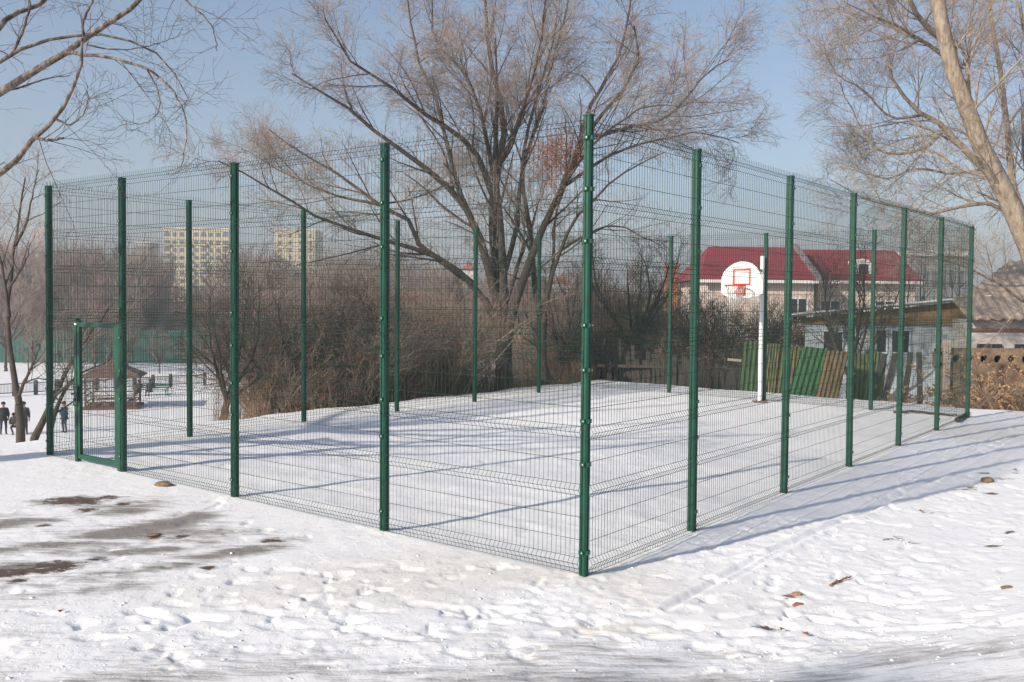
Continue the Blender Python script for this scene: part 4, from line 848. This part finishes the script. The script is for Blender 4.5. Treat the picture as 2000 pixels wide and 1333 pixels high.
# corrugated roofed outhouse right
a = at(1893, 640, 29.); outh = thing('outbuilding', 'old outbuilding with corrugated grey sheet roof behind the wall with round holes', 'outbuilding', (a[0], a[1], PZ(a[0], a[1])-.3)); b0 = np.array(outh.location)
PW = mat('old_plaster', (.50, .47, .43), .9, .3, 3)
ze = at(1893, 622, 29.)[2]-b0[2]; W_ = 7.; m = M(); m.box((W_/2, 1.6, ze/2), (W_, 3.2, ze-.05)); obj('wall', m, PW, outh)
zr0 = at(1893, 585, 30.5)[2]-b0[2]; zr1 = at(2000, 545, 31)[2]-b0[2]+.6
n = 91; xs = np.linspace(-.2, W_+.2, n); v = []
for dz in (0, -.03):
    for i, xx in enumerate(xs): v.append((xx, -.35, ze+dz+.03*math.sin(i*1.6)))
    for i, xx in enumerate(xs): f = min(1, (xx+.2)/2.6); v.append((xx, .2+2.2*max(.25, f), (zr0 if f < 1 else zr0)*(1-f)+zr1*f+dz+.03*math.sin(i*1.6)))
q = [[i, i+1, n+i+1, n+i] for i in range(n-1)]+[[2*n+i+1, 2*n+i, 3*n+i, 3*n+i+1] for i in range(n-1)]+[[2*n+i, 2*n+i+1, i+1, i] for i in range(n-1)]
m = M(); m.add(v, q); obj('roof', m, mat('corrugated', (.42, .35, .28), .85, c2=(.27, .22, .18), vs=3), outh)
for k in range(6): m = M(); m.box((.6+k*1.15, -.06, ze-1.05), (.75, .05, .55)); obj('window', m, DARK, outh)
m = M(); m.box((W_/2, -.03, ze-.35), (W_, .04, .10)); obj('beam', m, WOODB, outh); m = M(); m.box((W_/2, -.05, ze-1.5), (W_, .07, .12)); obj('beam', m, WOODB, outh)
# wall with round holes
CON = mat('brown_concrete', (.28, .20, .13), .95, c2=(.12, .085, .06), vs=3.5, bump=.7, bs=12, thr=(.35, .6)); HOLE = mat('hole_dark', (.02, .018, .016), .9)
a = at(1838, 780, 25.); wl = thing('perforated_wall', 'tan concrete wall with a row of round holes at the right edge', 'wall', (a[0], 25., PZ(a[0], 25.)-.3)); b0 = np.array(wl.location)
zt = at(1960, 681, 25.)[2]-b0[2]; zh = at(1960, 702, 25.)[2]-b0[2]; W_ = 5.5; sp_ = 27.2/FPX*25; x0h = at(1868, 702, 25.)[0]-b0[0]; rh = .105; m = M(); xs_c = [x0h+sp_*k for k in range(-1, 13)]
m.box((W_/2, .1, (zh-sp_/2)/2), (W_, .2, zh-sp_/2)); m.box((W_/2, .1, (zh+sp_/2+zt)/2), (W_, .2, zt-zh-sp_/2))
ed = xs_c[0]-sp_/2; m.box((ed/2, .1, zh), (ed, .2, sp_)); 
for xc in xs_c:
    n = 24; an = np.arange(n)*2*PI/n+PI/4; sq = np.array([(math.cos(t)/max(abs(math.cos(t)), abs(math.sin(t)))*sp_/2, math.sin(t)/max(abs(math.cos(t)), abs(math.sin(t)))*sp_/2) for t in an]); ci = np.stack([np.cos(an), np.sin(an)], 1)*rh; v = []
    for y in (0, .2): v += [(xc+p_[0], y, zh+p_[1]) for p_ in sq]+[(xc+p_[0], y, zh+p_[1]) for p_ in ci]
    q = []
    for i in range(n): j = (i+1) % n; q += [[i, j, n+j, n+i], [2*n+j, 2*n+i, 3*n+i, 3*n+j], [n+i, n+j, 3*n+j, 3*n+i]]
    m.add(v, q)
obj('wall_slab', m, CON, wl)
m = M(); m.box((W_/2, .45, zh), (W_, .04, .5)); obj('hole_shade_sheet', m, HOLE, wl)  # near-black sheet standing in for the shade inside the round holes
m = M(); m.box((.1, -.02, zt/2+.1), (.16, .16, zt+.25)); obj('pillar', m, mat('pillar', (.5, .42, .36), .9, .2, 6), wl)
# house with red roof
WALLP = mat('pink_plaster', (.68, .56, .48), .9, .12, 2); REDR = mat('red_sheet_roof', (.25, .045, .055), .65, .15, 2, stretch=(6, 1, 1)); TRIM = mat('white_trim', (.75, .74, .70), .7)
def house(label, x0, x1, D_, yr, ye, depth, wall, roof, gable=False):
    a = at(x0, ye, D_); b = at(x1, ye, D_); base = (a[0], D_, PZ(a[0], D_)-.3); t = thing('house', label, 'house', base); W_ = b[0]-a[0]; ze = a[2]-base[2]; zr = at(x0, yr, D_+depth/2)[2]-base[2]
    m = M(); m.box((W_/2, depth/2, ze/2), (W_, depth, ze)); obj('wall', m, wall, t)
    return t, W_, ze, zr
h1, W_, ze, zr = house('two storey house with pink walls and dark red metal roof behind the hoop', 1380, 1590, 52., 482, 546, 8., WALLP, REDR)
m = M(); m.add([(-.5, -.5, ze), (W_+.1, -.5, ze), (W_+.1, 8.5, ze), (-.5, 8.5, ze), (.9, 4, zr), (W_+.1, 4, zr), (-.5, -.5, ze-.12), (W_+.1, -.5, ze-.12)], [[0, 1, 5, 4], [2, 3, 4, 5]], [[3, 0, 4], [1, 2, 5]]); rf = obj('roof', m, REDR, h1)
m = M(); m.box((W_/2-.2, -.5, ze-.1), (W_+.6, .06, .16)); obj('eaves_trim', m, TRIM, h1)
m = M(); m.prism([(-.5, 0), (4, zr-ze), (4, zr-ze+.25), (-.5, .25)], .25, (W_-.02, 0, ze-.02), (0, 1, 0), (0, 0, 1), (1, 0, 0)); obj('verge', m, mat('grey_verge', (.22, .2, .2), .9, .3, 5), h1)
def win(t, x, z, w_, h_, y=0, name='window'):
    m = M()
    for a, b, c, d in ((x-w_/2, x+w_/2, z+h_/2-.08, z+h_/2), (x-w_/2, x+w_/2, z-h_/2, z-h_/2+.08), (x-w_/2, x-w_/2+.08, z-h_/2+.08, z+h_/2-.08), (x+w_/2-.08, x+w_/2, z-h_/2+.08, z+h_/2-.08), (x-.03, x+.03, z-h_/2+.08, z+h_/2-.08)): m.box(((a+b)/2, y-.03, (c+d)/2), (b-a, .08, d-c))
    o = obj(name, m, TRIM, t); m = M(); m.box((x, y-.005, z), (w_-.16, .02, h_-.16)); obj('pane', m, DARK, o)
win(h1, 5.0, ze-1.6, 1.1, 1.3)
h2, W2_, ze2, zr2 = house('lower red roofed house wing with dormer behind the pale shed', 1598, 1790, 54., 488, 548, 7., WALLP, REDR)
m = M(); m.add([(-.9, -.5, ze2), (W2_+.2, -.5, ze2), (W2_+.6, 7.5, ze2), (-.9, 7.5, ze2), (-.9, 3.5, zr2), (W2_+.1, 3.5, zr2)], [[0, 1, 5, 4], [2, 3, 4, 5]], [[3, 0, 4], [1, 2, 5]]); obj('roof', m, REDR, h2)
m = M(); m.box((W2_/2-.3, -.5, ze2-.1), (W2_+1.1, .06, .16)); obj('eaves_trim', m, TRIM, h2)
for x in (.7, 3.8): win(h2, x, ze2-1.75, 1.15, 1.3)
dx_ = (at(1690, 530, 54)[0]-at(1598, 530, 54)[0]); m = M(); m.prism([(-.45, 0), (.45, 0), (.45, .75), (.3, .95), (0, 1.02), (-.3, .95), (-.45, .75)], 1.6, (dx_, .35, ze2+.25), (1, 0, 0), (0, 0, 1), (0, 1, 0)); dm = obj('dormer', m, TRIM, h2); m = M(); m.box((dx_, .33, ze2+.65), (.55, .02, .6)); obj('pane', m, DARK, dm)
# grey building at the right, brick chimney stack, small far roofs
GCON = mat('grey_concrete', (.30, .31, .32), .9, .2, .6)
def block(label, x0, x1, yt, D_, depth, mt, rows, cols, wmat=DARK, name='apartment_block', ww=.55, wh=.5, arch=None, floor=3.0):
    a = at(x0, yt, D_); b = at(x1, yt, D_); z0 = PZ(a[0], D_)-2; t = thing(name, label, 'building', (a[0], D_, z0)); W_ = b[0]-a[0]; H_ = a[2]-z0
    m = M(); m.box((W_/2, depth/2, H_/2), (W_, depth, H_)); obj('wall', m, mt, t); m = M(); m.box((W_/2, depth/2, H_+.25), (W_+.6, depth+.6, .5)); obj('roof', m, TRIM, t)
    cw = W_/cols
    for i in range(rows):
        for j in range(cols):
            x = cw*(j+.5); z = H_-2.2-floor*i
            if z < 3: continue
            wide = arch is not None and j in arch; w_ = cw*(.8 if wide else ww); h_ = floor*wh; m = M()
            if wide and i == 0: pts = [(-w_/2, -h_/2), (w_/2, -h_/2)]+[(w_/2*math.cos(q), -h_/2+.2+(h_+.4)*math.sin(q)) for q in np.linspace(0, PI, 9)]; m.prism(pts, .3, (x, -.12, z), (1, 0, 0), (0, 0, 1), (0, 1, 0))
            else: m.box((x, -.02, z), (w_, .22, h_))
            wo_ = obj('window', m, wmat, t)
    return t, W_, H_
YEL = mat('yellow_plaster', (.64, .54, .33), .9, .1, .3); BE = mat('beige_plaster', (.55, .44, .33), .9, .1, .3); PK = mat('pink_brick', (.52, .30, .24), .9, .1, .3); GL = mat('far_glass', (.13, .15, .17), .4)
t, W_, H_ = block('yellow apartment block with arched top windows beyond the woods, left', 319, 447, 447, 380, 14, YEL, 9, 9, GL, arch=(0, 3, 5, 8), floor=3.1)
for i in range(1, 9):
    for j in (0, 3, 5, 8): m = M(); m.box((W_/9*(j+.5), -.5, H_-2.2-3.1*i-1.1), (W_/9*.95, 1.1, .9)); obj('balcony', m, YEL, t)
block('plain yellow end wall of an apartment block between two far fence posts', 537, 616, 450, 400, 16, YEL, 7, 4, GL, ww=.25)
block('reddish tower block far off at the left edge of the skyline', 63, 86, 446, 560, 12, PK, 8, 3, GL, ww=.4)
block('beige apartment block low in the haze left of the yellow block', 266, 292, 475, 430, 12, BE, 5, 4, GL, ww=.45)
block('low pink walled house below the yellow block', 402, 470, 563, 230, 10, mat('pink_house', (.62, .48, .42), .9), 2, 5, GL)
block('grey industrial building behind the bare trees near the right end of the fence', 1782, 1884, 500, 95, 14, GCON, 3, 6, GL, name='grey_building', ww=.5)
t = thing('brick_stack', 'orange brick chimney stack between the far corner and the red roof', 'chimney', (*at(1311, 560, 60)[:2], PZ(at(1311, 560, 60)[0], 60))); m = M(); zc = at(1311, 522, 60)[2]-t.location.z; m.box((0, 0, zc/2), (.75, .75, zc)); m.box((0, 0, zc+.1), (.95, .95, .2)); obj('stack', m, mat('brick', (.40, .17, .10), .9, .25, 8), t)
for x0, x1, yt, D_, lb in ((905, 926, 518, 150, 'tiny red roofed house seen through the forks of the big tree'), (1082, 1112, 545, 140, 'tiny pink roofed house seen right of the slim tree')):
    a = at(x0, yt+8, D_); b = at(x1, yt+8, D_); z0 = PZ(a[0], D_); t = thing('house', lb, 'house', (a[0], D_, z0)); W_ = b[0]-a[0]; H_ = a[2]-z0; m = M(); m.box((W_/2, 3, H_/2), (W_, 6, H_)); obj('wall', m, TRIM, t); m = M(); m.prism([(-.3, 0), (W_+.3, 0), (W_/2, 1.3)], 6.6, (0, -.3, H_), (1, 0, 0), (0, 0, 1), (0, 1, 0)); obj('roof', m, mat('far_red_roof', (.42, .14, .11), .8), t)
# leafy dead shrub at the right
def leafy(label, px, Dk, h, nst, nl, seed, wdth):
    r = np.random.RandomState(seed); p = at(px, 780, Dk); z = PZ(p[0], p[1]); t = thing('leafy_shrub', label, 'shrub', (p[0], p[1], z)); m = M(); P = np.zeros((nst, 7, 3)); a = r.rand(nst)*2*PI; d = np.stack([np.cos(a)*.5*wdth, np.sin(a)*.4, np.ones(nst)], 1); d /= np.linalg.norm(d, axis=1, keepdims=True); P[:, 0] = r.normal(size=(nst, 3))*[.3*wdth, .2, 0]; L = h*r.uniform(.6, 1.1, nst)
    for k in range(1, 7): P[:, k] = P[:, k-1]+d*(L/6)[:, None]; d = d+r.normal(size=(nst, 3))*.16; d[:, 2] -= .07; d /= np.linalg.norm(d, axis=1, keepdims=True)
    R = np.linspace(1, .3, 7)[None]*np.full((nst, 1), .014); m.tubes(P, R, 4); P2, R2 = grow(r, P, R, 6, h*.25, .7, .15, .0, 4, .5, .15, minr=.003); m.tubes(P2, R2, 3); obj('stems', m, BRUSH, t)
    m = M(); i = r.randint(len(P2), size=nl); c = P2[i, r.randint(1, 4, nl)]+r.normal(size=(nl, 3))*.04; leaves(m, c, .055, r); obj('leaves', m, LEAF, t)
leafy('shrub with dry tan leaves in front of the wall with round holes', 1950, 23.2, 2.4, 20, 1300, 90, 1.9)
leafy('low leafy brown shrub at the foot of the leaning grey boards', 1800, 24.0, 1.0, 16, 420, 91, 1.8)
leafy('dry leafed shrub reaching out at the right edge below the poplar', 2040, 23.6, 2.6, 14, 420, 92, 1.4)
# ------------------------------------------------------------------ small things on the snow
def gz_at(p):
    return PZ(p[0], p[1])+float(samp(Hh, np.array([p[0]]), np.array([p[1]]))[0])
def rock(label, px, py, s, seed, mt=STONE, cat='stone', name='stone', ratio=(1, .6, .35)):
    r = np.random.RandomState(seed); m = M(); p = gpt(px, py); a = np.linspace(0, 2*PI, 13)[:-1]; v = []; lay = 6
    for k in range(lay+1):
        ph = -PI/2+PI*k/lay; rr_ = math.cos(ph)+.02
        for t_ in a: jj = 1+r.uniform(-.16, .16); v.append((math.cos(t_)*rr_*s*ratio[0]*jj, math.sin(t_)*rr_*s*ratio[1]*jj, math.sin(ph)*s*ratio[2]*jj))
    n = 12; q = [[k*n+i, k*n+(i+1) % n, (k+1)*n+(i+1) % n, (k+1)*n+i] for k in range(lay) for i in range(n)]; m.add(v, q); o = obj(name, m, mt, None, True); o.location = (p[0], p[1], gz_at(p)+s*ratio[2]*.35); o.rotation_euler = (0, 0, r.uniform(-.4, .4)); tag(o, label, cat)
rock('flat brown stone lying on the snow near the second fence post from the left', 320, 949, .125, 1)
rock('brown clod of earth on the snow bank at the right, the largest there', 1928, 943, .10, 2, ratio=(.8, .7, .5))
BRK = mat('brick_red', (.26, .11, .08), .9, .3, 20)
rock('small reddish brick piece on the snow in the right foreground, the upper of two', 1556, 1163, .055, 3, mat('clod', (.33, .2, .12), .9, .3, 20), 'brick piece', 'brick_piece')
rock('broken orange brick piece beside a snow lump in the right foreground, the lower of two', 1560, 1180, .05, 4, BRK, 'brick piece', 'brick_piece', (1, .7, .45))
rock('small brown clod near the right edge of the icy road', 1966, 1178, .045, 6, ratio=(1.2, .6, .35))
rock('flat brown lump frozen in the snow by the wheel tracks', 300, 1046, .07, 7, ratio=(1, .6, .2))
def stick(label, px, L, rd, seed, mt=BARK, name='stick', parts=1, h=.02):
    r = np.random.RandomState(seed); P = [np.array([*gpt(*q), 0]) for q in px]
    for q in P: q[2] = gz_at(q[:2])+h
    b0 = P[0].copy(); path = cr_path([q-b0 for q in P], 12); path += r.normal(size=path.shape)*.008; m = M(); m.tubes(path[None], np.array([taper_r(rd, rd*.5, 12)]), 7, True)
    P2, R2 = grow(r, path[None], np.array([taper_r(rd, rd*.5, 12)]), parts, L, .6, .1, 0, 5, .4, .3, minr=.002); P2[:, :, 2] = np.maximum(P2[:, :, 2], path[:, 2].min()+.01); m.tubes(P2, R2, 4)
    o = obj(name, m, mt, None, True); o.location = tuple(b0); tag(o, label, 'stick')
stick('short brown stick lying on the snow slope in the right foreground', [(1620, 1146), (1640, 1138), (1663, 1130)], .08, .013, 1, mat('brown_stick', (.25, .13, .07), .9, .3, 20))
stick('fallen crooked branch lying on the snow at the far right corner of the court', [(1745, 806), (1790, 808), (1830, 811), (1868, 815)], .5, .03, 2, BARK, 'fallen_branch', 4, .04)
stick('short dark log lying against the foot of the far right corner post', [(1868, 827), (1882, 818), (1893, 813)], .2, .05, 3, BARK, 'fallen_branch', 2, .06)
LRED = mat('maple_leaf', (.36, .10, .06), .8, .3, 30)
for k, (px, py, s, lb) in enumerate(((1572, 1247, .042, 'curled red dry leaf on the snow, lowest in the right foreground'), (1527, 1229, .035, 'pale tan dry leaf left of the curled red leaf'), (1800, 1003, .04, 'dark dry leaf alone on the right snow bank'), (1895, 957, .06, 'long brown dry leaf below the large clod on the bank'), (1983, 921, .05, 'brown dry leaf at the right edge of the bank'), (1750, 1055, .045, 'dry leaf in the small cluster on the middle of the bank'), (120, 1198, .03, 'tiny tan leaf on the trodden snow at the lower left'))):
    r = np.random.RandomState(k+200); p = gpt(px, py); m = M(); n = 11; a = np.linspace(0, 2*PI, n+1)[:-1]; rr_ = s*(.55+.45*np.abs(np.cos(a*2.5))); v = [(0, 0, .01)]+[(math.cos(t_)*q_, math.sin(t_)*q_*.7, .012+.25*q_*abs(math.sin(t_))+r.uniform(0, .01)) for t_, q_ in zip(a, rr_)]; m.add(v, None, [[0, 1+i, 1+(i+1) % n] for i in range(n)]); o = obj('dry_leaf', m, LRED if k == 0 else LEAF); o.location = (p[0], p[1], gz_at(p)+.006); o.rotation_euler = (r.uniform(-.2, .2), r.uniform(-.2, .2), r.uniform(0, 6)); tag(o, lb, 'leaf')
r = np.random.RandomState(321); nc = 1900; m = M()
cxy = np.column_stack([r.uniform(-6.5, 6.5, nc), 5.9+np.abs(r.normal(0, 1.5, nc))]); sbank = r.rand(nc) < .25
sB = r.uniform(0, 13, nc); sA = -np.abs(r.normal(.9, .5, nc)); alt = C2+np.outer(sA, U2)+np.outer(sB, V2); cxy[sbank] = alt[sbank]
cA = (cxy-C2)@U2; cB = (cxy-C2)@V2; keep = ~((cA > -.1) & (cB > -.1)); clm = samp(patch, cxy[:, 0], cxy[:, 1]); keep &= r.rand(nc) < .15+.85*clm; keep &= (cxy[:, 0] > -3.2+.0*cxy[:, 1]) | (r.rand(nc) < .3); cxy = cxy[keep]; nc = len(cxy)
zc = terrain(cxy[:, 0], cxy[:, 1])+samp(Hh, cxy[:, 0], cxy[:, 1]); sc = .003+.013*r.rand(nc)**3
base8 = np.array([[i, j, k] for i in (-1, 1) for j in (-1, 1) for k in (-1, 1)], float); ico = base8[None]*(1+r.normal(size=(nc, 8, 3))*.28)*.6
an_ = r.uniform(0, 6.28, nc); ca, sa = np.cos(an_)[:, None], np.sin(an_)[:, None]; v = np.stack([ico[:, :, 0]*ca*1.5-ico[:, :, 1]*sa, ico[:, :, 0]*sa*1.5+ico[:, :, 1]*ca, ico[:, :, 2]*.75], -1)*sc[:, None, None]+np.column_stack([cxy, zc+sc*.05])[:, None, :]
bq_ = np.array([[0, 1, 3, 2], [4, 6, 7, 5], [0, 4, 5, 1], [2, 3, 7, 6], [0, 2, 6, 4], [1, 5, 7, 3]]); m.add(v.reshape(-1, 3), (np.arange(nc)[:, None, None]*8+bq_[None]).reshape(-1, 4))
tag(obj('snow_crumbs', m, mat('snow_crumb', (.88, .87, .86), .7, .04, 30), None, True), 'small broken lumps of trampled snow scattered in front of the fence', 'snow lumps', kind='stuff')
# ------------------------------------------------------------------ haze
hm = bpy.data.materials.new('haze'); hm.use_nodes = True; n = hm.node_tree; n.nodes.clear(); oo = n.nodes.new('ShaderNodeOutputMaterial'); pv = n.nodes.new('ShaderNodeVolumePrincipled')
pv.inputs['Color'].default_value = (.76, .785, .83, 1); pv.inputs['Density'].default_value = .0016; pv.inputs['Anisotropy'].default_value = .1
n.links.new(pv.outputs[0], oo.inputs['Volume'])
m = M(); m.box((0, 1300, 25), (5400, 7600, 80)); hz_ = obj('haze', m, hm); tag(hz_, kind='stuff')
